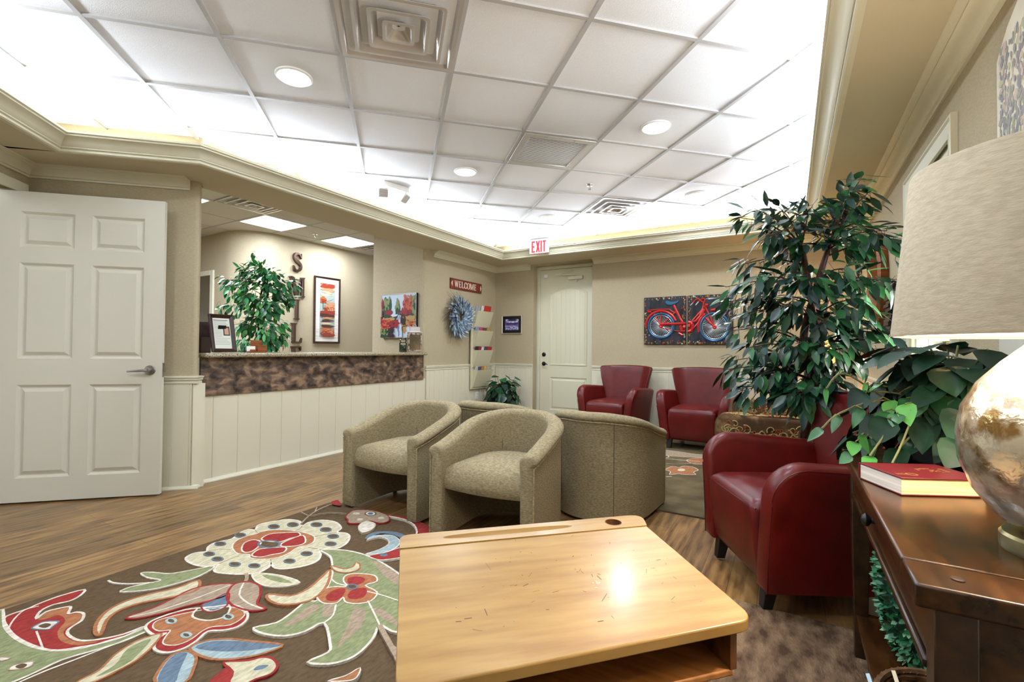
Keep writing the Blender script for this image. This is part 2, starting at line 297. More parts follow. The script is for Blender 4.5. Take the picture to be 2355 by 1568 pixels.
RUG=[('g','w',0.01,1,[(-2.788,0.577),(-2.686,0.567),(-2.596,0.553),(-2.469,0.554),(-2.337,0.575),(-2.244,0.612),(-2.187,0.668),(-2.162,0.731),(-2.141,0.788),(-2.146,0.838),(-2.117,0.836),(-2.112,0.756),(-2.14,0.674),(-2.168,0.601),(-2.16,0.533),(-2.159,0.475),(-2.171,0.431),(-2.479,0.431)]),(None,'w',0.008,0,[(-2.14,0.487),(-2.141,0.55),(-2.131,0.623),(-2.122,0.708),(-2.109,0.821)]),('r','w',0.01,1,[(-2.686,0.567),(-2.706,0.591),(-2.705,0.636),(-2.72,0.682),(-2.726,0.745),(-2.706,0.819),(-2.655,0.789),(-2.638,0.749),(-2.658,0.705),(-2.639,0.662),(-2.577,0.634),(-2.612,0.671),(-2.598,0.711),(-2.575,0.737),(-2.519,0.714),(-2.505,0.734),(-2.466,0.746),(-2.41,0.723),(-2.382,0.679),(-2.334,0.663),(-2.253,0.673),(-2.202,0.713),(-2.164,0.774),(-2.156,0.839),(-2.144,0.767),(-2.169,0.703),(-2.2,0.662),(-2.249,0.609),(-2.305,0.586),(-2.399,0.566),(-2.497,0.556),(-2.598,0.558)]),('o',None,0,1,[(-2.609,0.665),(-2.589,0.708),(-2.567,0.733),(-2.512,0.706),(-2.492,0.731),(-2.459,0.739),(-2.416,0.72),(-2.394,0.672),(-2.338,0.654),(-2.248,0.666),(-2.189,0.709),(-2.224,0.659),(-2.307,0.636),(-2.397,0.65),(-2.463,0.69),(-2.539,0.69),(-2.543,0.655),(-2.569,0.636)]),(None,'w',0.006,0,[(-2.585,0.56),(-2.65,0.589),(-2.703,0.63),(-2.693,0.67)]),(None,'w',0.006,0,[(-2.309,0.587),(-2.397,0.599),(-2.465,0.608)]),('w','b',0.006,1,[(-2.502,0.604),(-2.522,0.626),(-2.52,0.648),(-2.478,0.674),(-2.452,0.649),(-2.443,0.634)]),('d',None,0,1,[(-2.503,0.622),(-2.506,0.643),(-2.475,0.652),(-2.464,0.632)]),('w','t',0.005,1,[(-2.247,0.49),(-2.269,0.507),(-2.238,0.547),(-2.21,0.528)]),('d',None,0,1,[(-2.254,0.506),(-2.256,0.523),(-2.231,0.53),(-2.221,0.513)]),('w','t',0.005,1,[(-2.359,0.483),(-2.36,0.498),(-2.328,0.511),(-2.333,0.491)]),('c','w',0.012,1,[(-2.675,1.213),(-2.693,1.263),(-2.661,1.304),(-2.707,1.332),(-2.737,1.372),(-2.732,1.412),(-2.715,1.465),(-2.757,1.523),(-2.773,1.588),(-2.732,1.607),(-2.786,1.655),(-2.787,1.706),(-2.76,1.758),(-2.736,1.802),(-2.683,1.828),(-2.621,1.828),(-2.552,1.793),(-2.571,1.849),(-2.547,1.907),(-2.49,1.935),(-2.418,1.938),(-2.325,1.896),(-2.295,1.841),(-2.247,1.858),(-2.186,1.842),(-2.124,1.773),(-2.106,1.708),(-2.132,1.665),(-2.19,1.637),(-2.135,1.612),(-2.075,1.552),(-2.07,1.497),(-2.097,1.443),(-2.139,1.399),(-2.193,1.387),(-2.259,1.414),(-2.215,1.374),(-2.203,1.317),(-2.25,1.267),(-2.33,1.227),(-2.39,1.211),(-2.436,1.236),(-2.455,1.264),(-2.472,1.225),(-2.522,1.2),(-2.605,1.194)]),(None,'t',0.004,0,[(-2.661,1.304),(-2.637,1.35),(-2.581,1.385)]),(None,'t',0.004,0,[(-2.732,1.607),(-2.682,1.591),(-2.633,1.592)]),(None,'t',0.004,0,[(-2.552,1.793),(-2.523,1.755),(-2.523,1.72)]),(None,'t',0.004,0,[(-2.295,1.841),(-2.321,1.787),(-2.349,1.719)]),(None,'t',0.004,0,[(-2.19,1.637),(-2.248,1.619)]),(None,'t',0.004,0,[(-2.259,1.414),(-2.3,1.435)]),(None,'t',0.004,0,[(-2.455,1.264),(-2.465,1.332),(-2.459,1.365)]),('o','w',0.008,1,[(-2.596,1.402),(-2.662,1.456),(-2.682,1.522),(-2.667,1.57),(-2.671,1.614),(-2.626,1.674),(-2.534,1.716),(-2.444,1.735),(-2.351,1.729),(-2.289,1.681),(-2.278,1.638),(-2.297,1.599),(-2.289,1.562),(-2.273,1.521),(-2.272,1.46),(-2.321,1.405),(-2.387,1.381),(-2.433,1.401),(-2.494,1.375)]),('r','w',0.008,1,[(-2.576,1.553),(-2.598,1.613),(-2.555,1.662),(-2.481,1.715),(-2.428,1.69),(-2.442,1.643),(-2.447,1.582),(-2.523,1.546)]),('r','w',0.008,1,[(-2.417,1.573),(-2.429,1.645),(-2.418,1.705),(-2.32,1.65),(-2.326,1.592),(-2.381,1.552)]),('r','w',0.008,1,[(-2.531,1.416),(-2.597,1.469),(-2.598,1.519),(-2.532,1.523),(-2.483,1.477),(-2.459,1.43),(-2.478,1.403)]),('r','w',0.008,1,[(-2.411,1.402),(-2.449,1.462),(-2.412,1.509),(-2.352,1.554),(-2.305,1.511),(-2.332,1.459),(-2.352,1.415)]),('d','b',0.012,1,[(-2.418,1.561),(-2.403,1.544),(-2.405,1.523),(-2.424,1.504),(-2.454,1.492),(-2.487,1.491),(-2.516,1.5),(-2.532,1.517),(-2.531,1.539),(-2.512,1.558),(-2.481,1.57),(-2.446,1.571)]),('d','b',0.007,1,[(-2.673,1.407),(-2.662,1.397),(-2.665,1.384),(-2.68,1.375),(-2.701,1.372),(-2.722,1.377),(-2.733,1.388),(-2.73,1.4),(-2.715,1.41),(-2.693,1.413)]),('d','b',0.007,1,[(-2.592,1.309),(-2.582,1.299),(-2.585,1.288),(-2.599,1.279),(-2.619,1.276),(-2.638,1.28),(-2.648,1.29),(-2.646,1.302),(-2.631,1.311),(-2.61,1.314)]),('d','b',0.007,1,[(-2.495,1.302),(-2.486,1.292),(-2.489,1.281),(-2.503,1.272),(-2.522,1.269),(-2.54,1.273),(-2.55,1.283),(-2.547,1.294),(-2.532,1.303),(-2.512,1.306)]),('d','b',0.007,1,[(-2.362,1.316),(-2.353,1.306),(-2.357,1.295),(-2.371,1.287),(-2.389,1.284),(-2.406,1.288),(-2.415,1.297),(-2.411,1.308),(-2.397,1.317),(-2.378,1.32)]),('d','b',0.007,1,[(-2.265,1.358),(-2.257,1.349),(-2.261,1.337),(-2.275,1.329),(-2.293,1.326),(-2.309,1.33),(-2.317,1.34),(-2.313,1.351),(-2.3,1.36),(-2.281,1.362)]),('d','b',0.007,1,[(-2.163,1.481),(-2.156,1.47),(-2.16,1.458),(-2.174,1.45),(-2.193,1.447),(-2.209,1.452),(-2.216,1.463),(-2.212,1.475),(-2.198,1.483),(-2.179,1.486)]),('d','b',0.007,1,[(-2.165,1.581),(-2.158,1.569),(-2.162,1.557),(-2.176,1.548),(-2.196,1.546),(-2.212,1.551),(-2.22,1.563),(-2.216,1.575),(-2.201,1.585),(-2.182,1.587)]),('d','b',0.007,1,[(-2.161,1.728),(-2.153,1.715),(-2.158,1.701),(-2.173,1.692),(-2.193,1.69),(-2.21,1.697),(-2.219,1.71),(-2.214,1.724),(-2.199,1.733),(-2.178,1.735)]),('d','b',0.007,1,[(-2.233,1.803),(-2.224,1.79),(-2.229,1.775),(-2.245,1.765),(-2.266,1.764),(-2.285,1.771),(-2.294,1.785),(-2.289,1.8),(-2.273,1.81),(-2.252,1.811)]),('d','b',0.007,1,[(-2.353,1.846),(-2.343,1.831),(-2.347,1.816),(-2.364,1.806),(-2.386,1.804),(-2.406,1.812),(-2.416,1.827),(-2.412,1.842),(-2.396,1.853),(-2.373,1.854)]),('d','b',0.007,1,[(-2.467,1.866),(-2.456,1.851),(-2.46,1.836),(-2.477,1.825),(-2.5,1.824),(-2.522,1.832),(-2.533,1.847),(-2.529,1.863),(-2.512,1.874),(-2.488,1.875)]),('d','b',0.007,1,[(-2.588,1.79),(-2.577,1.775),(-2.58,1.76),(-2.597,1.75),(-2.621,1.748),(-2.643,1.756),(-2.655,1.77),(-2.652,1.786),(-2.635,1.797),(-2.61,1.798)]),('d','b',0.007,1,[(-2.657,1.71),(-2.645,1.696),(-2.648,1.681),(-2.664,1.671),(-2.688,1.669),(-2.71,1.676),(-2.723,1.69),(-2.72,1.705),(-2.703,1.716),(-2.679,1.718)]),('d','b',0.007,1,[(-2.697,1.53),(-2.686,1.518),(-2.688,1.504),(-2.704,1.495),(-2.727,1.492),(-2.748,1.498),(-2.76,1.51),(-2.758,1.524),(-2.742,1.534),(-2.718,1.536)]),('g','w',0.008,1,[(-2.665,1.015),(-2.627,1.047),(-2.541,1.085),(-2.495,1.156),(-2.442,1.236),(-2.4,1.143),(-2.415,1.046),(-2.448,0.97),(-2.537,0.892),(-2.549,0.935),(-2.515,1.003),(-2.51,1.033),(-2.589,1.011)]),(None,'w',0.009,0,[(-2.709,0.905),(-2.661,0.908),(-2.588,0.942),(-2.508,1.007)]),(None,'t',0.016,0,[(-2.24,1.277),(-2.191,1.253),(-2.155,1.223)]),('c','w',0.007,1,[(-2.21,1.291),(-2.157,1.325),(-2.061,1.354),(-1.944,1.358),(-1.974,1.297),(-2.045,1.257),(-2.133,1.259)]),('g',None,0,1,[(-2.159,1.309),(-2.078,1.337),(-1.97,1.338),(-2.021,1.31),(-2.101,1.299)]),('c','o',0.013,1,[(-2.365,1.115),(-2.328,1.115),(-2.266,1.066),(-2.3,0.984),(-2.353,0.902),(-2.364,0.832),(-2.324,0.776),(-2.224,0.724),(-2.255,0.718),(-2.33,0.745),(-2.397,0.797),(-2.425,0.865),(-2.405,0.953),(-2.366,1.039)]),('t','r',0.01,1,[(-2.281,0.824),(-2.267,0.9),(-2.276,0.974),(-2.296,1.065),(-2.26,1.137),(-2.176,1.194),(-2.113,1.126),(-2.128,1.057),(-2.166,0.986),(-2.195,0.902),(-2.24,0.835)]),(None,'w',0.006,0,[(-2.268,0.828),(-2.222,0.913),(-2.2,1.021),(-2.192,1.103),(-2.189,1.177)]),('r','w',0.01,1,[(-2.127,0.829),(-2.158,0.851),(-2.164,0.89),(-2.152,0.941),(-2.126,0.988),(-2.065,1.04),(-2.013,1.092),(-1.915,1.095),(-1.858,1.065),(-1.839,1.019),(-1.862,0.978),(-1.905,0.943),(-1.879,0.893),(-1.871,0.849),(-1.887,0.811),(-1.931,0.791),(-1.977,0.797),(-2.017,0.833),(-2.027,0.855),(-2.051,0.827)]),('o','w',0.005,1,[(-2.111,0.846),(-2.145,0.87),(-2.137,0.909),(-2.1,0.976),(-2.052,1.034),(-2.003,1.079),(-1.924,1.09),(-1.884,1.063),(-1.874,1.01),(-1.92,0.968),(-1.924,0.933),(-1.905,0.887),(-1.909,0.848),(-1.936,0.826),(-1.971,0.822),(-2.008,0.849),(-2.033,0.872),(-2.061,0.848)]),('d','w',0.008,1,[(-2.067,0.964),(-2.104,1.001),(-2.082,1.014),(-2.031,1.023),(-2.013,1.081),(-1.953,1.035),(-1.97,0.987),(-2.019,0.965)]),('b','r',0.007,1,[(-2.121,1.025),(-2.12,1.067),(-2.128,1.134),(-2.065,1.105),(-2.019,1.066),(-2.028,1.022),(-2.066,1.006)]),('t','r',0.01,1,[(-2.18,1.192),(-2.148,1.235),(-2.074,1.243),(-1.993,1.2),(-1.933,1.151),(-1.866,1.149),(-1.9,1.109),(-1.979,1.091),(-2.052,1.096),(-2.129,1.133)]),(None,'w',0.007,0,[(-2.154,1.218),(-2.07,1.152),(-1.968,1.133),(-1.878,1.141)]),('d','l',0.009,1,[(-2.083,0.912),(-2.074,0.905),(-2.075,0.898),(-2.085,0.892),(-2.099,0.89),(-2.113,0.893),(-2.121,0.899),(-2.121,0.907),(-2.111,0.913),(-2.097,0.915)]),('d','l',0.009,1,[(-1.92,1.045),(-1.913,1.037),(-1.914,1.029),(-1.924,1.023),(-1.938,1.022),(-1.951,1.025),(-1.959,1.033),(-1.958,1.041),(-1.948,1.047),(-1.934,1.048)]),('d','l',0.009,1,[(-1.933,0.898),(-1.926,0.891),(-1.927,0.884),(-1.936,0.879),(-1.95,0.877),(-1.962,0.88),(-1.969,0.886),(-1.968,0.893),(-1.959,0.898),(-1.946,0.9)]),('l','o',0.01,1,[(-1.852,0.857),(-1.852,0.904),(-1.794,0.956),(-1.703,0.996),(-1.587,1.043),(-1.597,0.986),(-1.634,0.932),(-1.701,0.878),(-1.775,0.856)]),('b',None,0,1,[(-1.839,0.869),(-1.824,0.921),(-1.7,0.994),(-1.59,1.038),(-1.628,0.991),(-1.684,0.941),(-1.754,0.898)]),('l','o',0.01,1,[(-1.756,0.714),(-1.826,0.759),(-1.862,0.806),(-1.846,0.843),(-1.786,0.847),(-1.724,0.811),(-1.677,0.763)]),('b',None,0,1,[(-1.751,0.719),(-1.823,0.766),(-1.857,0.814),(-1.833,0.84),(-1.799,0.817),(-1.746,0.777),(-1.705,0.747)]),('r',None,0,1,[(-1.609,0.804),(-1.631,0.848),(-1.637,0.88),(-1.595,0.87),(-1.556,0.837)]),('c','r',0.009,1,[(-1.67,0.88),(-1.608,0.929),(-1.584,0.965),(-1.544,0.979),(-1.497,0.966),(-1.477,0.931),(-1.497,0.89),(-1.504,0.859),(-1.548,0.833),(-1.595,0.87)]),('b',None,0,1,[(-1.545,0.911),(-1.551,0.933),(-1.525,0.952),(-1.524,0.929)]),('c','o',0.008,1,[(-1.97,0.582),(-1.981,0.643),(-2.035,0.704),(-2.06,0.77),(-2.053,0.811),(-2.031,0.843),(-1.979,0.796),(-1.936,0.732),(-1.925,0.663),(-1.927,0.609)]),('g',None,0,1,[(-1.949,0.622),(-1.968,0.682),(-2.033,0.739),(-2.032,0.809),(-1.979,0.761),(-1.937,0.695)]),('g','w',0.01,1,[(-2.152,1.627),(-2.038,1.693),(-1.88,1.709),(-1.694,1.677),(-1.522,1.62),(-1.292,1.504),(-1.152,1.342),(-1.256,1.326),(-1.309,1.309),(-1.379,1.312),(-1.341,1.25),(-1.316,1.17),(-1.321,1.112),(-1.359,1.061),(-1.426,1.031),(-1.41,1.101),(-1.446,1.137),(-1.575,1.209),(-1.588,1.134),(-1.631,1.075),(-1.714,1.043),(-1.777,1.046),(-1.733,1.111),(-1.747,1.189),(-1.771,1.271),(-1.738,1.307),(-1.843,1.45),(-1.949,1.539),(-2.05,1.604)]),('t',None,0,1,[(-1.819,1.689),(-1.605,1.647),(-1.509,1.572),(-1.67,1.607)]),('t',None,0,1,[(-1.728,1.265),(-1.719,1.209),(-1.69,1.113),(-1.664,1.156),(-1.68,1.264)]),('t',None,0,1,[(-1.555,1.341),(-1.507,1.355),(-1.433,1.272),(-1.414,1.181),(-1.4,1.13),(-1.48,1.243)]),('t',None,0,1,[(-1.493,1.38),(-1.423,1.392),(-1.304,1.351),(-1.398,1.349)]),('t',None,0,1,[(-1.695,1.302),(-1.646,1.316),(-1.593,1.257),(-1.613,1.231)]),(None,'w',0.007,0,[(-1.841,1.451),(-1.786,1.437),(-1.699,1.454)]),(None,'w',0.007,0,[(-1.687,1.443),(-1.558,1.47),(-1.4,1.481),(-1.305,1.496)]),(None,'w',0.007,0,[(-1.643,1.318),(-1.587,1.261),(-1.573,1.21)]),(None,'w',0.007,0,[(-1.55,1.408),(-1.419,1.336),(-1.375,1.31)]),('o','w',0.007,1,[(-1.809,1.5),(-1.791,1.542),(-1.699,1.579),(-1.644,1.544),(-1.661,1.492),(-1.571,1.479),(-1.539,1.414),(-1.574,1.367),(-1.625,1.352),(-1.663,1.371),(-1.649,1.327),(-1.699,1.296),(-1.774,1.319),(-1.801,1.354),(-1.774,1.407),(-1.722,1.443),(-1.773,1.464)]),('r',None,0,1,[(-1.782,1.498),(-1.754,1.531),(-1.708,1.533),(-1.69,1.497),(-1.702,1.466),(-1.742,1.464)]),('r',None,0,1,[(-1.743,1.355),(-1.74,1.41),(-1.707,1.421),(-1.669,1.367),(-1.673,1.328),(-1.713,1.323)]),('r',None,0,1,[(-1.678,1.431),(-1.652,1.474),(-1.615,1.461),(-1.588,1.417),(-1.616,1.383),(-1.653,1.386)]),('d','b',0.008,1,[(-1.682,1.464),(-1.676,1.454),(-1.68,1.443),(-1.692,1.436),(-1.707,1.435),(-1.72,1.441),(-1.726,1.451),(-1.723,1.462),(-1.711,1.469),(-1.695,1.47)]),('c','o',0.008,1,[(-1.954,1.536),(-1.871,1.545),(-1.853,1.584),(-1.876,1.623),(-1.841,1.618),(-1.808,1.58),(-1.826,1.529),(-1.892,1.51)]),('c','o',0.012,1,[(-1.92,1.504),(-1.821,1.415),(-1.766,1.324),(-1.772,1.251),(-1.839,1.194),(-1.921,1.191),(-1.958,1.219),(-1.865,1.259),(-1.855,1.339),(-1.898,1.445)]),('b',None,0,1,[(-2.06,1.848),(-2.098,1.912),(-2.069,1.973),(-1.979,2.012),(-1.876,1.992),(-1.793,1.904),(-1.832,1.893),(-1.919,1.965),(-2.046,1.951)]),('l','w',0.006,1,[(-2.045,1.842),(-2.053,1.904),(-1.983,1.96),(-1.903,1.946),(-1.842,1.887),(-1.834,1.788),(-1.909,1.711),(-1.89,1.791),(-1.899,1.864),(-1.941,1.905),(-2.008,1.915),(-2.04,1.872)]),('r','w',0.007,1,[(-1.877,1.712),(-1.834,1.788),(-1.811,1.872),(-1.753,1.903),(-1.709,1.816),(-1.726,1.78),(-1.781,1.713),(-1.831,1.7)]),('b',None,0,1,[(-1.805,1.769),(-1.8,1.756),(-1.808,1.745),(-1.824,1.741),(-1.839,1.747),(-1.844,1.76),(-1.836,1.772),(-1.82,1.775)]),(None,'t',0.01,0,[(-2.572,1.8),(-2.641,1.898),(-2.696,2.017),(-2.715,2.13)]),(None,'t',0.008,0,[(-2.654,1.905),(-2.747,1.922)]),(None,'t',0.008,0,[(-2.669,1.964),(-2.744,2.036)]),(None,'t',0.006,0,[(-2.644,1.903),(-2.596,2.01),(-2.48,2.063)]),('t','r',0.008,1,[(-2.441,2.024),(-2.486,2.118),(-2.428,2.171),(-2.335,2.194),(-2.215,2.174),(-2.15,2.108),(-2.174,2.058),(-2.254,2.052),(-2.266,2.0),(-2.33,1.959),(-2.385,1.994)]),('c',None,0,1,[(-2.405,2.107),(-2.398,2.093),(-2.407,2.08),(-2.426,2.075),(-2.444,2.083),(-2.451,2.097),(-2.443,2.11),(-2.424,2.114)]),('c',None,0,1,[(-2.305,2.045),(-2.298,2.032),(-2.305,2.02),(-2.322,2.017),(-2.338,2.024),(-2.345,2.037),(-2.338,2.049),(-2.321,2.052)]),('c',None,0,1,[(-2.21,2.133),(-2.204,2.119),(-2.211,2.107),(-2.228,2.104),(-2.244,2.112),(-2.251,2.126),(-2.244,2.138),(-2.227,2.141)]),('w','d',0.007,1,[(-2.315,2.16),(-2.304,2.141),(-2.308,2.122),(-2.325,2.111),(-2.351,2.111),(-2.374,2.123),(-2.386,2.143),(-2.382,2.162),(-2.364,2.173),(-2.338,2.172)]),('b',None,0,1,[(-2.329,2.151),(-2.321,2.137),(-2.327,2.126),(-2.343,2.124),(-2.36,2.132),(-2.368,2.146),(-2.362,2.157),(-2.346,2.16)]),('w','c',0.006,1,[(-2.238,1.951),(-2.266,2.034),(-2.184,2.034),(-2.136,1.966),(-2.143,1.899)]),('r',None,0,1,[(-2.212,2.176),(-2.094,2.221),(-1.878,2.177),(-1.79,2.075),(-1.88,2.073),(-1.975,2.149),(-2.087,2.182)]),(None,'w',0.01,0,[(-2.208,2.172),(-2.087,2.182),(-1.975,2.149),(-1.88,2.073),(-1.842,2.013)]),('r',None,0,1,[(-2.748,2.153),(-2.747,2.207),(-2.635,2.146),(-2.682,2.125)]),(None,'t',0.02,0,[(-1.375,1.308),(-1.252,1.244),(-1.156,1.192),(-1.085,1.126)]),(None,'t',0.014,0,[(-1.255,1.243),(-1.143,1.221)]),('o','w',0.005,1,[(-1.284,1.004),(-1.255,1.05),(-1.245,1.101),(-1.218,1.063),(-1.231,1.037)])]
RUGB=[('o','w',0.006,1,[(-0.982,4.393),(-0.945,4.549),(-0.886,4.529),(-0.864,4.62),(-0.788,4.63),(-0.721,4.543),(-0.744,4.438),(-0.713,4.356),(-0.794,4.303),(-0.849,4.302),(-0.908,4.23),(-0.924,4.34)]),('c',None,0,1,[(-0.822,4.477),(-0.825,4.438),(-0.844,4.41),(-0.868,4.41),(-0.883,4.438),(-0.881,4.479),(-0.862,4.507),(-0.838,4.506)]),('o','w',0.006,1,[(-0.883,4.896),(-0.822,5.023),(-0.725,5.064),(-0.65,4.961),(-0.707,4.801),(-0.778,4.755),(-0.844,4.793)]),('t','c',0.006,1,[(-1.417,5.097),(-1.215,5.229),(-1.035,5.243),(-0.853,5.213),(-0.691,5.27),(-0.677,5.163),(-0.825,5.044),(-1.026,4.982),(-1.247,4.98)]),(None,'w',0.008,0,[(-1.33,4.628),(-1.11,4.814),(-0.957,4.848),(-0.76,4.89)]),(None,'w',0.008,0,[(-1.143,4.976),(-1.096,4.983),(-1.063,4.912),(-1.099,4.821)]),(None,'w',0.008,0,[(-0.95,4.121),(-0.879,4.182)]),(None,'t',0.012,0,[(-1.056,4.615),(-0.92,4.663),(-0.784,4.791),(-0.631,4.81)])]
TIPS=[(0.339,3.1,2.057),(0.291,3.2,2.03),(0.355,3.0,1.935),(0.269,3.3,1.962),(-0.181,3.1,1.95),(-0.279,3.3,1.961),(-0.063,3.4,2.026),(0.03,3.2,1.92),(0.127,3.5,2.038),(-0.12,3.0,1.765),(0.008,3.2,1.742),(0.189,3.2,1.772),(0.319,3.4,1.851),(0.425,3.0,1.723),(0.492,3.1,1.669),(0.37,3.3,1.722),(-0.271,3.2,1.636),(-0.339,3.1,1.493),(-0.314,3.4,1.44),(-0.164,3.0,1.52),(-0.082,3.2,1.41),(-0.408,3.3,1.42),(-0.215,3.1,1.329),(-0.32,3.2,1.23),(-0.136,3.4,1.235),(0.007,3.0,1.363),(0.089,3.0,1.502),(0.29,3.1,1.549),(0.415,3.2,1.506),(0.467,3.0,1.454),(0.335,3.0,1.372),(0.267,3.3,1.327),(0.383,3.1,1.264),(0.217,3.5,1.425),(-0.346,3.1,0.988),(-0.33,3.3,1.037),(-0.208,3.0,1.121),(-0.105,3.2,1.07),(-0.164,3.0,0.972),(-0.241,3.3,0.901),(-0.058,3.1,0.946),(0.027,2.95,1.145),(0.166,3.0,1.123),(0.289,3.1,1.148),(0.376,3.2,1.102),(0.473,3.1,1.194),(0.218,3.2,1.001),(0.027,3.0,0.883),(0.127,3.0,0.877),(-0.039,3.3,0.83),(0.077,3.4,0.99),(-0.253,3.0,0.868),(0.167,3.0,1.263),(0.008,3.4,1.617),(0.056,2.95,0.877),(0.223,3.0,0.939)]
# ================================================================ THE ROOM
SOF = 2.395
P0 = (-4.75, 1.07); P1 = (-3.98, 1.84)
def planks(mb, a, b, z0, z1, side=1, w=.098, mi=None):
    # beadboard panelling with narrow V grooves along the wall line a-b
    L = math.hypot(b[0]-a[0], b[1]-a[1]); d = ((b[0]-a[0])/L, (b[1]-a[1])/L); n = (-d[1]*side, d[0]*side)
    prof = [(0, 0), (0, .012)]; t = w*.6
    while t < L-.01:
        prof += [(t-.0025, .012), (t, .008), (t+.0025, .012)]; t += w
    prof += [(L, .012), (L, 0)]
    mb.prism([(a[0]+d[0]*s+n[0]*o, a[1]+d[1]*s+n[1]*o) for s, o in prof], z0, z1, mi)
mb = MB(); mb.box(-9.4, -2.75, -.05, .9, 7.2, 0); struct('floor', mb, 'floorboard')
# --- waiting room ceiling: tiles, with the T-bar grid as its part
room = [P0, (-3.98, 1.84), (-4.12, 1.98), (-4.12, 6.3), (.70, 6.3), (.70, -2.5), (-1.18, -2.5)]
mb = MB(); mb.prism([(-4.9, .9), (-3.9, 1.9), (-4.12, 1.95), (-4.12, 6.37), (.78, 6.37), (.78, -2.6), (-1.2, -2.6), (-4.85, 1.0)], CEIL, CEIL+.05)
ceiling = struct('ceiling', mb, 'tile')
def clip(p, d):
    ts = []; n = len(room)
    for i in range(n):
        a = room[i]; b = room[(i+1)%n]; e = (b[0]-a[0], b[1]-a[1]); den = d[0]*e[1]-d[1]*e[0]
        if abs(den) < 1e-9: continue
        t = ((a[0]-p[0])*e[1]-(a[1]-p[1])*e[0])/den; u = ((a[0]-p[0])*d[1]-(a[1]-p[1])*d[0])/den
        if 0 <= u < 1: ts.append(t)
    ts.sort(); return list(zip(ts[::2], ts[1::2]))
mb = MB()
for fam in (0, 1):
    for k in range(-16, 18):
        p = grid_pt(k, 0) if fam == 0 else grid_pt(0, k); d = (-1/S2, 1/S2) if fam == 0 else (1/S2, 1/S2)
        for t0, t1 in clip(p, d):
            c = (p[0]+d[0]*(t0+t1)/2, p[1]+d[1]*(t0+t1)/2, CEIL-.005 + (.0008 if fam else 0))
            mb.obox(c, (d[0],d[1],0), (-d[1],d[0],0), (0,0,1), (t1-t0)/2, .012, .006)
struct('ceiling_grid', mb, 'tbar', ceiling)
mb = MB(); mb.box(-9.4, .1, 2.74, -4.12, 7.1, 2.79)
rc = struct('ceiling', mb, 'reception_tile')
mb = MB()
for k in range(-8, 4):
    x = -5.555+TL*k
    if -9.3 < x < -4.15: mb.box(x-.008, .2, 2.736, x+.008, 7.0, 2.741)
for k in range(-6, 7):
    y = 3.32+TL*k
    if .2 < y < 7: mb.box(-9.3, y-.008, 2.7355, -4.13, y+.008, 2.741)
struct('ceiling_grid', mb, 'tbar', rc)
# --- soffit shelf under the cove
mb = MB()
mb.prism([(-4.19,1.087), (-3.6,1.67), (-3.6,6.33), (-4.12,6.33), (-4.12,1.95), (-4.0,1.86), (-4.80,1.06), (-4.49,.76)], SOF, SOF+.035)
mb.box(-3.6, 5.72, SOF, .225, 6.33, SOF+.035); mb.box(.225, -2.5, SOF, .70, 6.33, SOF+.035)
mb.prism([(-4.19,1.087), (-4.52,.79), (-1.23,-2.5), (-.60,-2.5)], SOF, SOF+.035)
mb.box(-.98, -2.55, SOF, .225, -2.1, SOF+.035)
struct('trim_1', mb, 'soffit_paint')
LIP = [(-4.19,1.087), (-3.6,1.67), (-3.6,5.72), (.225,5.72), (.225,-2.1), (-1.003,-2.1)]
fas = [(-.02,2.394), (.004,2.394), (.013,2.400), (.013,2.412), (.005,2.417), (.018,2.423), (.018,2.429), (.026,2.436), (.034,2.452), (.052,2.470), (.074,2.480), (.083,2.482), (.083,2.492), (.095,2.496), (.095,2.508), (.080,2.512), (-.02,2.512)]
mb = MB(); mb.sweep(fas, LIP, True, -1); struct('trim_2', mb, 'trim_paint', smooth=25)
crn = [(0,2.318), (.013,2.318), (.015,2.330), (.026,2.334), (.030,2.342), (.046,2.362), (.072,2.378), (.080,2.380), (.080,2.386), (.100,2.388), (.112,2.3945), (0,2.3945)]
def returned(a, b, ext=.0): return [a, b]
for i, (path, sd) in enumerate([([(-4.07,4.73), (-4.07,6.27), (-3.43,6.27)], -1), ([(-2.40,6.27), (.64,6.27), (.64,-2.5)], -1), ([(-4.02,1.80), P0, (-1.18,-2.5)], 1)]):
    mb = MB(); mb.sweep(crn, path, False, sd); struct('trim_%d' % (3+i), mb, 'trim_paint', smooth=25)
# --- walls
rail = [(.0,.812), (.016,.812), (.018,.822), (.014,.830), (.024,.842), (.024,.852), (.030,.858), (.030,.868), (0,.872)]
shoe = [(0,0), (.028,0), (.028,.008), (.018,.024), (0,.028)]
def rails(parent, path, sd, ends=False):
    mb = MB(); mb.sweep(rail, path, False, sd); struct('chair_rail', mb, 'trim_paint', parent, smooth=25)
def base(name, path, sd):
    mb = MB(); mb.sweep(shoe, path, False, sd); struct(name, mb, 'trim_paint', smooth=25)
# counter side wall
mb = MB(); mb.box(-4.17, 4.60, 0, -4.07, 6.37, CEIL+.05); mb.box(-4.121, 1.92, SOF+.0015, -4.07, 4.60, 2.74)
wl = struct('wall_left', mb, 'wallpaper')
mb = MB(); planks(mb, (-4.07,4.62), (-4.07,6.26), 0, .812, -1); struct('wainscot', mb, 'wainscot_paint', wl)
rails(wl, [(-4.07,4.60), (-4.07,6.262)], -1)
mb = MB(); mb.box(-4.17, 1.90, 0, -4.075, 4.60, 1.0115); planks(mb, (-4.075,1.90), (-4.075,4.60), 0, .71, -1, .20)
struct('wall_counter', mb, 'wainscot_paint')
base('baseboard_left', [(-4.063,1.93), (-4.063,6.25)], -1)
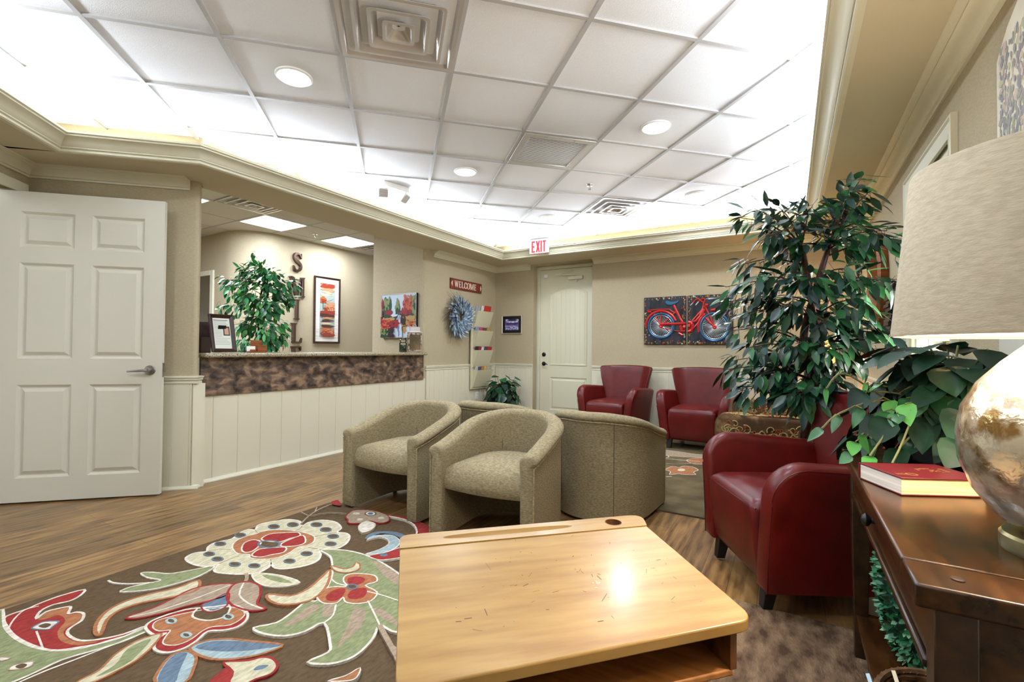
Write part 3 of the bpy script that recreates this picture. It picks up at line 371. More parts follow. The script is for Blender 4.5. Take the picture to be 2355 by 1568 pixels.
# jamb wall on the right of the opening (bull-nosed end) running back into reception
mb = MB(); mb.box(-5.00, 4.56, 0, -4.085, 4.66, 2.74); mb.loft([[(-4.105+.035*math.cos(a), 4.595+.035*math.sin(a), z) for a in [PI*k/8-PI for k in range(17)]] for z in (0, 2.40)])
struct('wall_reception_right', mb, 'wallpaper')
# chamfer wall beside the open door
mb = MB(); mb.prism([P0, (-3.995,1.825), (-3.985,1.84), (-3.985,1.855), (-4.00,1.875), (-4.12,1.915), (-4.17,1.86), (-4.87,1.16)], 0, CEIL+.05)
ws = struct('wall_segment', mb, 'wallpaper')
mb = MB(); planks(mb, (-4.70,1.12), (-3.99,1.83), 0, .812, -1, .115); mb.box(-4.07, 1.828, 0, -3.974, 1.915, .812); struct('wainscot', mb, 'wainscot_paint', ws)
rails(ws, [(-4.72,1.10), (-3.975,1.845), (-4.03,1.90)], -1)
base('baseboard_segment', [(-4.70,1.12), (-3.97,1.85), (-4.05,1.93)], -1)
# far left wall with the doorway the open door belongs to
def fl(t, o=0): return (P0[0]+t/S2+o/S2, P0[1]-t/S2+o/S2)     # t along the wall, o into the room
def flb(mb, t0, t1, z0, z1, o0=-.1, o1=0, mi=None): mb.prism([fl(t0,o0), fl(t1,o0), fl(t1,o1), fl(t0,o1)], z0, z1, mi)
mb = MB(); flb(mb, -.1, .105, 0, 2.79); flb(mb, .105, 1.09, 2.20, 2.79); flb(mb, 1.09, 5.2, 0, 2.79); flb(mb, .105, 1.09, 0, 2.2, -.3, -.28)
wf = struct('wall_far_left', mb, 'wallpaper')
mb = MB(); flb(mb, .02, .105, 0, 2.19, 0, .018); flb(mb, 1.09, 1.18, 0, 2.19, 0, .018); flb(mb, .02, 1.18, 2.185, 2.26, 0, .018); struct('door_casing', mb, 'trim_paint', wf, bevel=.004)
# back wall with the recessed door
mb = MB(); mb.box(-4.17, 6.27, 0, -3.375, 6.37, 2.79); mb.box(-3.375, 6.27, 2.372, -2.425, 6.37, 2.79); mb.box(-2.425, 6.27, 0, .78, 6.37, 2.79)
mb.box(-3.475, 6.37, 0, -3.395, 6.60, 2.5); mb.box(-3.475, 6.37, 2.372, -2.325, 6.60, 2.5); mb.box(-2.425, 6.37, 0, -2.325, 6.60, 2.5); mb.box(-3.395, 6.50, 0, -2.425, 6.60, 2.4)
wb = struct('wall_back', mb, 'wallpaper')
mb = MB(); planks(mb, (-4.05,6.27), (-3.38,6.27), 0, .812, -1); planks(mb, (-2.42,6.27), (.63,6.27), 0, .812, -1, .14); struct('wainscot', mb, 'wainscot_paint', wb)
rails(wb, [(-4.058,6.27), (-3.38,6.27)], -1); rails(wb, [(-2.42,6.27), (.63,6.27)], -1)
base('baseboard_back', [(-4.05,6.258), (-3.38,6.258)], -1); base('baseboard_back', [(-2.42,6.258), (.62,6.258)], -1)
mb = MB(); mb.box(-3.395, 6.40, 0, -3.33, 6.44, 2.335); mb.box(-2.475, 6.40, 0, -2.425, 6.44, 2.335); mb.box(-3.395, 6.40, 2.325, -2.425, 6.44, 2.372)
mb.box(-3.345, 6.44, 0, -3.33, 6.50, 2.33); struct('door_casing', mb, 'door_paint_green', wb, bevel=.004)
# right wall with the window
mb = MB(); mb.box(.64, -2.6, 0, .725, 2.83, 2.79); mb.box(.64, 3.72, 0, .725, 6.37, 2.79); mb.box(.64, 2.83, 0, .725, 3.72, .98); mb.box(.64, 2.83, 2.11, .725, 3.72, 2.79)
wr = struct('wall_right', mb, 'wallpaper')
mb = MB(); planks(mb, (.64,6.26), (.64,-2.4), 0, .812, -1, .14); struct('wainscot', mb, 'wainscot_paint', wr)
rails(wr, [(.64,6.26), (.64,3.81)], -1); rails(wr, [(.64,2.74), (.64,-2.45)], -1)
base('baseboard_right', [(.628,6.25), (.628,-2.45)], -1)
mb = MB(); mb.box(-1.4, -2.6, 0, .78, -2.5, 2.79); struct('wall_behind', mb, 'wallpaper')
# window: casing, sash, pane, shutter louvres
win = bpy.data.objects.new('window_1', None); COL.objects.link(win); win['kind'] = 'structure'; win.location = (.64, 3.275, .98)
def casing_ring(y0, y1, z0, z1, w, t):
    mb = MB(); y0-=3.275; y1-=3.275; z0-=.98; z1-=.98
    prof = [(0,0), (w,0), (w,.024), (w-.012,.026), (w-.02,.018), (w*.45,.014), (.02,.012), (.014,.018), (0,.014)]
    rings = []
    for (yy, zz, sy, sz) in ((y0,z0,-1,-1), (y1,z0,1,-1), (y1,z1,1,1), (y0,z1,-1,1), (y0,z0,-1,-1)):
        rings.append([(-o*t, yy+sy*n, zz+sz*n) for n, o in prof])
    mb.loft(rings, False, False); return mb
obj('window_casing', casing_ring(2.85, 3.70, 1.0, 2.09, .085, 1.0), 'trim_paint', win, smooth=25)
mb = MB()
for (a,b,c,d) in ((-.425,-.375,0,1.13), (.375,.425,0,1.13), (-.375,.375,0,.06), (-.375,.375,1.07,1.13)): mb.box(.012, a, c, .055, b, d)
obj('window_frame', mb, 'trim_paint', win, bevel=.003)
mb = MB(); mb.box(.072, -.44, .0, .076, .44, 1.13); obj('pane', mb, 'clear_glass', win)
for k in range(12):
    mb = MB(); z = .115+k*.0835
    mb.T = Matrix.Translation((.034, 0, z)) @ Matrix.Rotation(math.radians(20), 4, 'Y')
    mb.loft([[( .036*math.cos(a), y, .005*math.sin(a)) for a in [2*PI*i/10 for i in range(10)]] for y in (-.374, .374)])
    obj('louvre', mb, 'trim_paint', win)
mb = MB(); mb.box(-.004, -.006, .08, .004, .006, 1.06); obj('tilt_rod', mb, 'trim_paint', win)

# --- reception behind the counter: curved wall, doorway, closing walls
cur = [(-6.4, 7.0), (-6.4, 4.55)]+[(-6.9+.5*math.cos(a), 4.05+.5*math.sin(a)) for a in [-PI/2*k/14 for k in range(15)]]+[(-7.19, 3.55)]
cur2 = [(-7.19,3.65), (-6.9,3.65)]+[(-6.9+.4*math.cos(a), 4.05+.4*math.sin(a)) for a in [-PI/2+PI/2*k/14 for k in range(15)]]+[(-6.5,4.55), (-6.5,7.0)]
mb = MB(); mb.prism(cur+cur2, 0, 2.74); mb.box(-8.15, 3.55, 2.20, -7.19, 3.65, 2.74); mb.box(-9.3, 3.55, 0, -8.15, 3.65, 2.74)
wc = struct('wall_reception', mb, 'wallpaper', tri=True)
mb = MB(); mb.box(-7.255, 3.528, 0, -7.17, 3.56, 2.21); mb.box(-8.23, 3.528, 2.14, -7.255, 3.56, 2.21); mb.box(-8.23, 3.528, 0, -8.15, 3.56, 2.14); struct('door_casing', mb, 'trim_paint', wc, bevel=.004)
mb = MB(); mb.box(-9.4, .0, 0, -9.3, 7.1, 2.79); mb.box(-9.3, 7.0, 0, -4.07, 7.1, 2.79); mb.box(-9.3, .0, 0, -4.9, .1, 2.79); mb.box(-5.0, 0.1, 0, -4.88, 1.2, 2.79); struct('wall_reception_outer', mb, 'wallpaper')

# --- the counter
ct = thing('reception_counter', 'long speckled granite reception countertop over a mottled brown stone panel', 'counter', (-4.07, 3.23, 1.012))
mb = MB()
def rr(x0, y0, x1, y1, r, n=5):
    o = []
    for cx, cy, a0 in ((x1-r,y1-r,0), (x0+r,y1-r,PI/2), (x0+r,y0+r,PI), (x1-r,y0+r,1.5*PI)):
        o += [(cx+r*math.cos(a0+PI/2*k/n), cy+r*math.sin(a0+PI/2*k/n)) for k in range(n+1)]
    return o
mb.prism(rr(-.42, -1.315, .095, 1.325, .02), 0, .038); obj('countertop', mb, 'granite', ct, bevel=.014, seg=4)
mb = MB(); mb.box(-.003, -1.315, -.312, .022, 1.322, -.0005); obj('stone_panel', mb, 'slate', ct, bevel=.003)

# ================================================================ DOORS
def raised(mb, x0, z0, x1, z1, y, s=-1, d=.009):
    # moulded panel: sunken ring with a raised field; s = side the face looks to along y
    R = [(0, 0), (.010, d*.8), (.016, d*1.5), (.024, d*1.5), (.048, .001), (.05, .001)]
    rings = []
    for i, o in R: rings.append([(x0+i, y-s*o*1, z0+i), (x1-i, y-s*o, z0+i), (x1-i, y-s*o, z1-i), (x0+i, y-s*o, z1-i)])
    mb.loft(rings, False, True)
def door_face(mb, w, h, y, panels, s=-1):
    xs = sorted({0, w}|{p[0] for p in panels}|{p[2] for p in panels}); zs = sorted({0, h}|{p[1] for p in panels}|{p[3] for p in panels})
    for i in range(len(xs)-1):
        for j in range(len(zs)-1):
            cx = (xs[i]+xs[i+1])/2; cz = (zs[j]+zs[j+1])/2
            if any(p[0] < cx < p[2] and p[1] < cz < p[3] for p in panels): continue
            mb.add([(xs[i],y,zs[j]), (xs[i+1],y,zs[j]), (xs[i+1],y,zs[j+1]), (xs[i],y,zs[j+1])], [(0,1,2,3)])
    for p in panels: raised(mb, *p, y, s)
def at45(t): return t
# open six panel door: local x from latch edge toward the hinge, front face y=0 looks at the room
DH = 2.165
pan = []
for (a, b) in ((.125, .45), (.56, .88)): pass
d1 = bpy.data.objects.new('door_1', None); COL.objects.link(d1); d1['kind'] = 'structure'
d1.location = (-3.986, 1.620, .012); d1.rotation_euler = (0, 0, PI+PI/4)     # local +x points to the hinge
mb = MB()
# in local frame the room side is +y after the half turn, so the face is built at y=0 looking to +y
pp = [(.126,1.775,.450,2.025), (.555,1.775,.872,2.025), (.126,.995,.450,1.665), (.555,.995,.872,1.665), (.126,.165,.450,.812), (.555,.165,.872,.812)]
door_face(mb, 1.0, DH, 0, pp, 1); door_face(mb, 1.0, DH, -.035, pp, -1)
mb.add([(0,0,0),(0,-.035,0),(0,-.035,DH),(0,0,DH)], [(0,1,2,3)]); mb.add([(1.0,0,0),(1.0,-.035,0),(1.0,-.035,DH),(1.0,0,DH)], [(0,1,2,3)])
mb.add([(0,0,DH),(0,-.035,DH),(1.0,-.035,DH),(1.0,0,DH)], [(0,1,2,3)]); mb.add([(0,0,0),(0,-.035,0),(1.0,-.035,0),(1.0,0,0)], [(0,1,2,3)])
obj('door_leaf', mb, 'door_paint', d1, smooth=20)
mb = MB()
def ylathe(mb, prof, x, z, y0, s, seg=24, mi=None):
    mb.loft([[(x+r*math.cos(2*PI*k/seg), y0+s*y, z+r*math.sin(2*PI*k/seg)) for k in range(seg)] for r, y in prof], True, True, mi=mi)
ylathe(mb, [(.036,0), (.036,.004), (.032,.009), (.016,.012), (.014,.018), (.014,.045), (.012,.048)], .075, .912, 0, 1)
mb.tube([(.075,.040,.912), (.10,.046,.912), (.15,.046,.909), (.20,.042,.905)], [.011,.010,.008,.006], 10)
ylathe(mb, [(.007,0), (.007,.05)], .075, .912, 0, 1)
obj('door_handle', mb, 'satin_nickel', d1)
mb = MB(); mb.box(-.0015, -.035, .86, .0, -.010, .965); mb.box(-.012, -.030, .895, 0, -.016, .93); obj('latch_plate', mb, 'satin_nickel', d1)
# back door, arched plank panel
d2 = bpy.data.objects.new('door_2', None); COL.objects.link(d2); d2['kind'] = 'structure'; d2.location = (-3.328, 6.415, .01)
mb = MB(); w, h = .85, 2.31
door_face(mb, w, h, 0, [(.17,.17,.77,.665)], -1); mb.box(0, .0105, 0, w, .045, h); mb.box(-.0, 0, 0, .0004, .0105, h); mb.box(w-.0004, 0, 0, w, .0105, h); 
obj('door_leaf', mb, 'door_paint_green', d2, smooth=20)
def arch(x0, x1, z0, zs, rise, n=14):
    o = [(x0,z0)]
    c = (x0+x1)/2; hw = (x1-x0)/2; R = (hw*hw+rise*rise)/(2*rise); a = math.asin(hw/R)
    o += [(c-R*math.sin(a-2*a*k/n), zs+R*math.cos(a-2*a*k/n)-(R-rise)) for k in range(n+1)]
    o.append((x1,z0)); return o
mb = MB(); A = arch(.165, .775, .845, 1.94, .10)
n = len(A); pr = [(.0,0),(.006,.009),(.016,.010),(.022,.004),(.030,.004),(.036,0)]
def inset(path, d):
    cx = sum(p[0] for p in path)/n; out = []
    for i in range(n):
        a = Vector(path[i-1]); p = Vector(path[i]); b = Vector(path[(i+1)%n]); n1 = (p-a).normalized(); n2 = (b-p).normalized()
        m = Vector((n1.y,-n1.x))+Vector((n2.y,-n2.x)); m = m/ max(m.dot(Vector((n1.y,-n1.x))), .3); out.append(tuple(p+m*d))
    return out
rings = []
for d_, y_ in pr: rings.append([(x,-y_,z) for x,z in inset(A, d_)])
mb.loft(rings, False, False); obj('panel_moulding', mb, 'door_paint_green', d2, smooth=25)
mb = MB(); I = inset(A, .036)
xs = [I[0][0]+ (I[-1][0]-I[0][0])*k/7 for k in range(8)]
def archz(x):
    for i in range(1, n-2):
        if I[i][0] <= x <= I[i+1][0]: t = (x-I[i][0])/(I[i+1][0]-I[i][0]); return I[i][1]*(1-t)+I[i+1][1]*t
    return I[1][1]
for k in range(7):
    a, b = xs[k]+.003, xs[k+1]-.003
    mb.loft([[(a,.0,I[0][1]),(b,.0,I[0][1]),(b,.0,archz(b)),(a,.0,archz(a))], [(a+.002,-.004,I[0][1]),(b-.002,-.004,I[0][1]),(b-.002,-.004,archz(b)),(a+.002,-.004,archz(a))]])
obj('panel_planks', mb, 'door_paint_green', d2, smooth=20)
for z, lev in ((1.01, 0), (.868, 1)):
    mb = MB(); ylathe(mb, [(.032,0),(.032,.008),(.024,.014),(.012,.018),(.011,.040),(.001,.042)], .066, z, 0, -1)
    if lev: mb.tube([(.066,-.038,z),(.10,-.045,z+.004),(.135,-.046,z-.003),(.150,-.045,z-.016)], [.010,.008,.007,.005], 8)
    obj('door_handle' if lev else 'deadbolt', mb, 'bronze', d2)
mb = MB(); mb.box(.48, -.05, 2.135, .71, 0, 2.185); ylathe(mb, [(.022,0),(.022,.03),(.015,.035)], .60, 2.12, -.02, 1, 14)
mb.tube([(.60,-.03,2.195),(.36,-.10,2.215)], .009, 6); mb.tube([(.36,-.10,2.215),(.55,-.02,2.272)], .007, 6); mb.box(.30,-.11,2.20,.40,-.09,2.225)
obj('door_closer', mb, 'trim_paint', d2, bevel=.004)
mb = MB(); mb.box(.07, -.03, 2.19, .13, 0, 2.24); obj('door_contact', mb, 'white_plastic', d2, bevel=.003)

# ================================================================ CEILING FITTINGS
gz = CEIL
ang45 = PI/4
def dlabel(k): return ['round recessed downlight nearest the camera, left of the big air diffuser', 'round recessed downlight in the tile above the welcome sign, left of the slatted return grille',
    'small round recessed downlight just above the exit sign', 'round recessed downlight at upper right of the slatted return grille', 'small round recessed downlight right of the far square diffuser'][k]
first = None
for k, (i, j) in enumerate(DOWN[:5]):
    x, y = grid_pt(i, j); idx = k
    if first is None:
        t = thing('downlight', dlabel(0), 'ceiling light', (x, y, gz), 0, 'recessed ceiling downlights')
        mb = MB(); mb.lathe([(.086,-.001),(.094,-.014),(.104,-.009),(.106,-.001)], 36, cap0=False, cap1=False); obj('trim_ring', mb, 'white_plastic', t)
        mb = MB(); mb.lathe([(.087,-.008),(.086,-.012)], 36); obj('lens', mb, 'lens_light', t); first = t
    else:
        dup(first, (x, y, gz), 0, dlabel(k))
def diffuser(loc, rz, label, m='metal_grey', lst=2):
    t = thing('air_diffuser', label, 'air vent', loc, rz, None)
    mb = MB(); h = .298
    def sq(s, z, r): 
        p = rr(-s,-s,s,s,r,3); return [(a,b,z) for a,b in p]
    mb.loft([sq(h,-.012,.004), sq(h,-.016,.004), sq(h-.022,-.016,.012), sq(h-.055,.035,.03), sq(h-.09,.035,.03)], False, False)
    obj('frame', mb, m, t, smooth=30)
    for s, z in ((.225,-.028), (.150,-.036), (.080,-.040)):
        mb = MB(); mb.loft([sq(s-.05,z+.05,.02), sq(s-.012,z+.006,.02), sq(s,z+.004,.02), sq(s,z,.02), sq(s-.016,z-.001,.018), sq(s-.052,z+.046,.018)], False, False)
        if s < .1: mb.loft([sq(s-.052,z+.0465,.01), sq(s-.053,z+.047,.01)], False, True); mb.lathe([(.006,z+.04),(.006,z+.047)], 10)
        obj('cone', mb, m, t, smooth=30)
    mb = MB(); mb.loft([sq(h-.06,.045,.03), sq(h-.06,.05,.03)], True, True); 
    obj('plenum', mb, 'white_plastic', t)
    mb = MB(); mb.lathe([(.11,.038),(.11,.044)], 28); obj('duct_opening', mb, 'void', t); return t
x, y = grid_pt(2.5, -.5); diffuser((x, y, gz), ang45, 'large square stepped metal air diffuser nearest the camera, at the top of the photo')
x, y = grid_pt(6.5, 3.5); diffuser((x, y, gz), ang45, 'shiny square stepped air diffuser far off, above the bicycle pictures')
diffuser((-5.25, 3.015, 2.742), 0, 'square stepped air diffuser in the ceiling behind the reception counter'); diffuser((-5.86, 5.455, 2.742), 0, 'small square air diffuser behind the counter, partly hidden by the tan pillar')
x, y = grid_pt(4.5, 1.5)
t = thing('return_grille', 'square slatted return air grille in the middle of the ceiling', 'air vent', (x, y, gz), ang45)
mb = MB()
for a,b,c,d in ((-.29,-.29,.29,-.235),(-.29,.235,.29,.29),(-.29,-.235,-.235,.235),(.235,-.235,.29,.235)): mb.box(a,b,-.016,c,d,-.001)
obj('frame', mb, 'metal_grey', t, bevel=.003)
mb = MB()
for k in range(32):
    yy = -.228+k*.0147; mb.obox((0,yy,-.010), (1,0,0), (0,.99,.10), (0,-.10,.99), .235, .0034, .0007)
obj('slats', mb, 'white_plastic', t)
mb = MB(); mb.box(-.235,-.235,-.003,.235,.235,-.001); obj('opening', mb, 'void', t)
for sx in (-.12, .12):
    mb = MB(); mb.lathe([(.008,-.020),(.008,-.014)], 10, (sx,-.262)); obj('latch_screw', mb, 'chrome', t)
def sprinkler(loc, label):
    t = thing('sprinkler_head', label, 'sprinkler', loc)
    mb = MB(); mb.lathe([(.038,-.001),(.036,-.006),(.014,-.009),(.012,-.001)], 20); obj('escutcheon', mb, 'chrome', t)
    mb = MB(); mb.lathe([(.009,-.006),(.009,-.022),(.005,-.024),(.005,-.04)], 10); mb.tube([(-.012,0,-.022),(-.014,0,-.036),(0,0,-.045)], .002, 5); mb.tube([(.012,0,-.022),(.014,0,-.036),(0,0,-.045)], .002, 5)
    mb.lathe([(.016,-.046),(.016,-.048)], 12); obj('nozzle', mb, 'chrome', t)
sprinkler((-1.705, 4.322, gz), 'small chrome sprinkler head hanging from the waiting room ceiling between grille and far diffuser')
sprinkler((-5.907, 4.285, 2.74), 'small chrome sprinkler head between the two light panels over reception')
for (x0, y0, lab) in ((-6.165, 3.32, 'bright square light panel over reception, the larger fully visible one'), (-6.165, 4.54, 'bright square light panel over reception, next to the tan pillar'), (-6.165, 2.10, 'sliver of a bright light panel over reception at the left edge of the opening')):
    t = thing('light_panel', lab, 'ceiling light', (x0+.305, y0+.305, 2.735), 0, None)
    mb = MB(); 
    for a,b,c,d in ((-.3,-.3,.3,-.285),(-.3,.285,.3,.3),(-.3,-.285,-.285,.285),(.285,-.285,.3,.285)): mb.box(a,b,-.006,c,d,0)
    obj('frame', mb, 'white_plastic', t); mb = MB(); mb.box(-.285,-.285,-.003,.285,.285,-.001); obj('diffuser', mb, 'panel_glow', t)
# emergency light
t = thing('emergency_light', 'white twin-head emergency light fixed to the ceiling by the left cove', 'emergency light', (-3.40, 3.36, gz), math.radians(78))
mb = MB(); mb.box(-.15,-.045,-.05,.15,.045,0); obj('housing', mb, 'white_plastic', t, bevel=.008)
for sx, rz in ((-.14, -.5), (.13, .4)):
    mb = MB(); R = Matrix.Translation((sx,-.02,-.05)) @ Matrix.Rotation(rz,4,'Z') @ Matrix.Rotation(math.radians(40),4,'X'); mb.T = R
    mb.loft([[(a,-.00+yy,b) for a,b in rr(-s,-s-.055,s,s-.055,.012,3)] for s, yy in ((.025,.03),(.046,-.01),(.050,-.03),(.050,-.036))]); mb.T = None
    mb.tube([(sx,-.01,-.045),(sx,-.015,-.075)], .008, 8)
    h_ = obj('lamp_head', mb, 'white_plastic', t, bevel=.003)
    mb = MB(); mb.T = R; mb.loft([[(a,yy,b) for a,b in rr(-s,-s-.055,s,s-.055,.01,3)] for s, yy in ((.044,-.0365),(.040,-.041))]); 
    for k in range(6): mb.box(-.04,-.045,-.095+k*.014,.04,-.040,-.092+k*.014)
    obj('lens', mb, 'metal_grey', h_)
# exit sign
t = thing('exit_sign', 'white and clear hanging sign reading EXIT in red letters', 'sign', (-2.93, 5.60, gz), math.radians(3))
mb = MB(); mb.box(-.155,-.045,-.115,.155,.035,-.03); mb.box(-.08,-.03,-.03,.08,.03,0); mb.box(-.165,-.05,-.130,.165,.04,-.112); obj('housing', mb, 'white_plastic', t, bevel=.004)
mb = MB(); mb.box(-.145,-.008,-.33,.145,0,-.128); pl = obj('panel', mb, mat('exit_panel', (206,218,214), .25, coat=.2), t)
mb = MB(); mb.box(-.145,-.009,-.334,.145,.001,-.328); obj('edge_strip', mb, 'tin_red', pl)
# ---------------------------------------------------------------- serif lettering (polygons in a unit-high box)
def glyph(ch, thick=.2, thin=.07, sf=.05, serif=True):
    P = []
    def bar(x0,y0,x1,y1): P.append([(x0,y0),(x1,y0),(x1,y1),(x0,y1)])
    def stem(x, w, y0=0, y1=1, s0=True, s1=True):
        bar(x, y0, x+w, y1)
        if serif:
            if s0: bar(x-sf*1.4, y0, x+w+sf*1.4, y0+sf)
            if s1: bar(x-sf*1.4, y1-sf, x+w+sf*1.4, y1)
    def diag(xa, ya, xb, yb, w): P.append([(xa-w/2,ya),(xa+w/2,ya),(xb+w/2,yb),(xb-w/2,yb)])
    def curve(pts, wf):
        c = catmull(pts, False, 5); n = len(c); A=[]; B=[]
        for i in range(n):
            a = Vector(c[max(i-1,0)]); b = Vector(c[min(i+1,n-1)]); d = (b-a).normalized(); nn = Vector((-d.y,d.x)); w = wf(i/(n-1), d)/2
            A.append(tuple(Vector(c[i])+nn*w)); B.append(tuple(Vector(c[i])-nn*w))
        for i in range(n-1): P.append([A[i],A[i+1],B[i+1],B[i]])
    def ct(t, d): return thin+(thick-thin)*abs(d.y)**1.5
    if ch == 'I': stem(.12, thick); w = .44
    elif ch == 'L': stem(.1, thick, s0=False); bar(.1,0,.62,.07); P.append([(.62,0),(.52,.07),(.60,.26),(.66,.26)]); w = .7
    elif ch == 'E':
        stem(.1, thick, s0=False, s1=False); bar(.04,0,.6,.07); bar(.04,.93,.6,1); bar(.3,.47,.48,.53); P.append([(.6,0),(.5,.07),(.57,.24),(.62,.24)]); P.append([(.6,1),(.5,.93),(.55,.77),(.6,.77)]); P.append([(.47,.38),(.47,.62),(.5,.62),(.5,.38)]); w = .68
    elif ch == 'M': stem(.08, thin*1.3, s1=False); bar(0,1-sf,.24,1); stem(.80, thick, s1=False); bar(.76,1-sf,1.08,1); diag(.50,0,.20,1,thick); diag(.50,0,.84,1,thin*1.2); w = 1.1
    elif ch == 'W':
        diag(.28,0,.10,1,thick*.9); diag(.30,0,.48,1,thin*1.2); diag(.68,0,.50,1,thick*.9); diag(.70,0,.88,1,thin*1.2)
        if serif: bar(-.02,1-sf,.24,1); bar(.76,1-sf,1.0,1); bar(.36,1-sf,.62,1)
        w = 1.02
    elif ch == 'O': curve([(.38,.98),(.12,.82),(.07,.5),(.12,.18),(.38,.02),(.64,.18),(.69,.5),(.64,.82),(.38,.98)], ct); w = .78
    elif ch == 'C': curve([(.62,.72),(.52,.92),(.36,.97),(.14,.82),(.08,.5),(.14,.18),(.36,.03),(.54,.08),(.66,.26)], ct); P.append([(.60,.68),(.66,.68),(.66,1),(.63,1)]); w = .72
    elif ch == 'S': curve([(.50,.76),(.44,.92),(.30,.97),(.14,.88),(.12,.72),(.22,.58),(.40,.46),(.52,.32),(.50,.14),(.34,.03),(.18,.06),(.09,.26)], lambda t, d: thin+(thick-thin)*max(0,1-abs(t-.5)*2.1)+.02); P.append([(.50,.70),(.56,.70),(.56,1),(.53,1)]); P.append([(.10,.30),(.04,.30),(.04,0),(.07,0)]); w = .64
    elif ch == 'X': diag(.52,0,.12,1,thick); diag(.10,0,.54,1,thick if not serif else thin); w = .66
    elif ch == 'T': bar(.22,0,.22+thick,1); bar(.0,1-thick*.8,.44+thick,1); w = .66
    return P, w
def text(mb, s, x, z, h, y, depth, squash=1.0, gap=.06, mi=None, plain=False, thick=.2, bev=0):
    # lettering standing on the x-z plane, facing -y
    cx = x
    for ch in s:
        P, w = glyph(ch, thick=thick, serif=not plain)
        for q in P:
            pts = [(cx+a*h*squash, z+b*h) for a, b in q]; n = len(pts)
            if bev:
                mx = sum(p[0] for p in pts)/n; mz = sum(p[1] for p in pts)/n
                r1 = [(a,y,b) for a,b in pts]; r2 = [(a,y-depth*.4,b) for a,b in pts]; r3 = [(mx+(a-mx)*.55 if abs(a-mx)<.2*h else a-(.02*h if a>mx else -.02*h), y-depth, mz+(b-mz)*(.9)) for a,b in pts]
                mb.loft([r1,r2,r3], mi=mi)
            else: mb.loft([[(a,y,b) for a,b in pts], [(a,y-depth,b) for a,b in pts]], mi=mi)
        cx += (w+gap)*h*squash
    return cx
mat('exit_red', (206,40,52), .5, emis=((220,40,52),.25)); xx = -.112
for ch, wd in (('E',.056), ('X',.064), ('I',.026), ('T',.052)):
    mb = MB()
    if ch == 'E':
        for (a,b,c,d) in ((0,0,.021,.155),(.021,0,.048,.021),(.021,.067,.042,.088),(.021,.134,.048,.155)): mb.box(xx+a,-.0115,-.315+b,xx+c,-.0082,-.315+d)
    if ch == 'X':
        for (p,q) in (((0,0),(.042,.155)),((.042,0),(0,.155))):
            mb.loft([[(xx+p[0],yy,-.315+p[1]),(xx+p[0]+.022,yy,-.315+p[1]),(xx+q[0]+.022,yy,-.315+q[1]),(xx+q[0],yy,-.315+q[1])] for yy in (-.0085,-.0115)])
    if ch == 'I': mb.box(xx,-.0115,-.315,xx+.022,-.0085,-.16)
    if ch == 'T': mb.box(xx+.014,-.0115,-.315,xx+.036,-.0085,-.181); mb.box(xx,-.0115,-.181,xx+.050,-.0085,-.16)
    obj('letter', mb, 'exit_red', bpy.data.objects['exit_sign'])
    xx += wd+.006


# ================================================================ WALL THINGS, LEFT SIDE (wall faces +x; local x runs along the wall to the left as seen)
# helper frame: local x -> world -y?  A thing on the x=-4.07 wall: rz=+90deg puts local -y (front) towards +x and local +x along +y
LW = PI/2
t = thing('welcome_sign', 'narrow rust red wooden sign reading WELCOME above the wreath', 'sign', (-4.07, 5.468, 2.015), LW)
mb = MB(); mb.box(-.378,-.022,-.073,.378,-.001,.073); obj('board', mb, 'rust_board', t, bevel=.003)
mb = MB(); text(mb, 'WELCOME', -.292, -.046, .092, -.022, .002, .98, .03, thick=.17)
obj('lettering', mb, 'ivory_letter', t)
for sx in (-1, 1): mb = MB(); mb.loft([[(sx*.345,yy,-.035),(sx*.345,yy,.035),(sx*.318,yy,.045) if False else (sx*.365,yy,.0)] for yy in (-.022,-.024)]); mb.loft([[(sx*.338,yy,-.04),(sx*.343,yy,-.04),(sx*.343,yy,.04),(sx*.338,yy,.04)] for yy in (-.022,-.024)]); obj('arrow', mb, 'ivory_letter', t)
# wreath
random.seed(5)
t = thing('wreath', 'dusty blue and grey twig wreath hanging below the welcome sign', 'wreath', (-4.055, 5.235, 1.555), LW)
mb = MB()
for k in range(90):
    a = random.uniform(0,2*PI); r0 = random.uniform(.12,.2); r1 = random.uniform(.30,.44) if random.random()<.5 else random.uniform(.22,.3); b = a+random.uniform(.3,.75)
    if math.cos(b) > .1: r1 = min(r1, .27)
    p0 = (r0*math.cos(a), -.04, r0*math.sin(a)); p2 = (r1*math.cos(b), -.03-random.uniform(-.015,.05), r1*math.sin(b)); p1 = tuple((u+v)/2*1.08 for u,v in zip(p0,p2))
    mb.tube([p0,p1,p2], [.003,.002,.0012], 3)
for k in range(10):
    rr_ = .15+.03*math.sin(k); mb.tube([(rr_*math.cos(a),-.05+.012*math.sin(5*a+k),rr_*math.sin(a)) for a in [2*PI*i/24 for i in range(25)]], .004, 4)
obj('twig_ring', mb, 'twig', t)
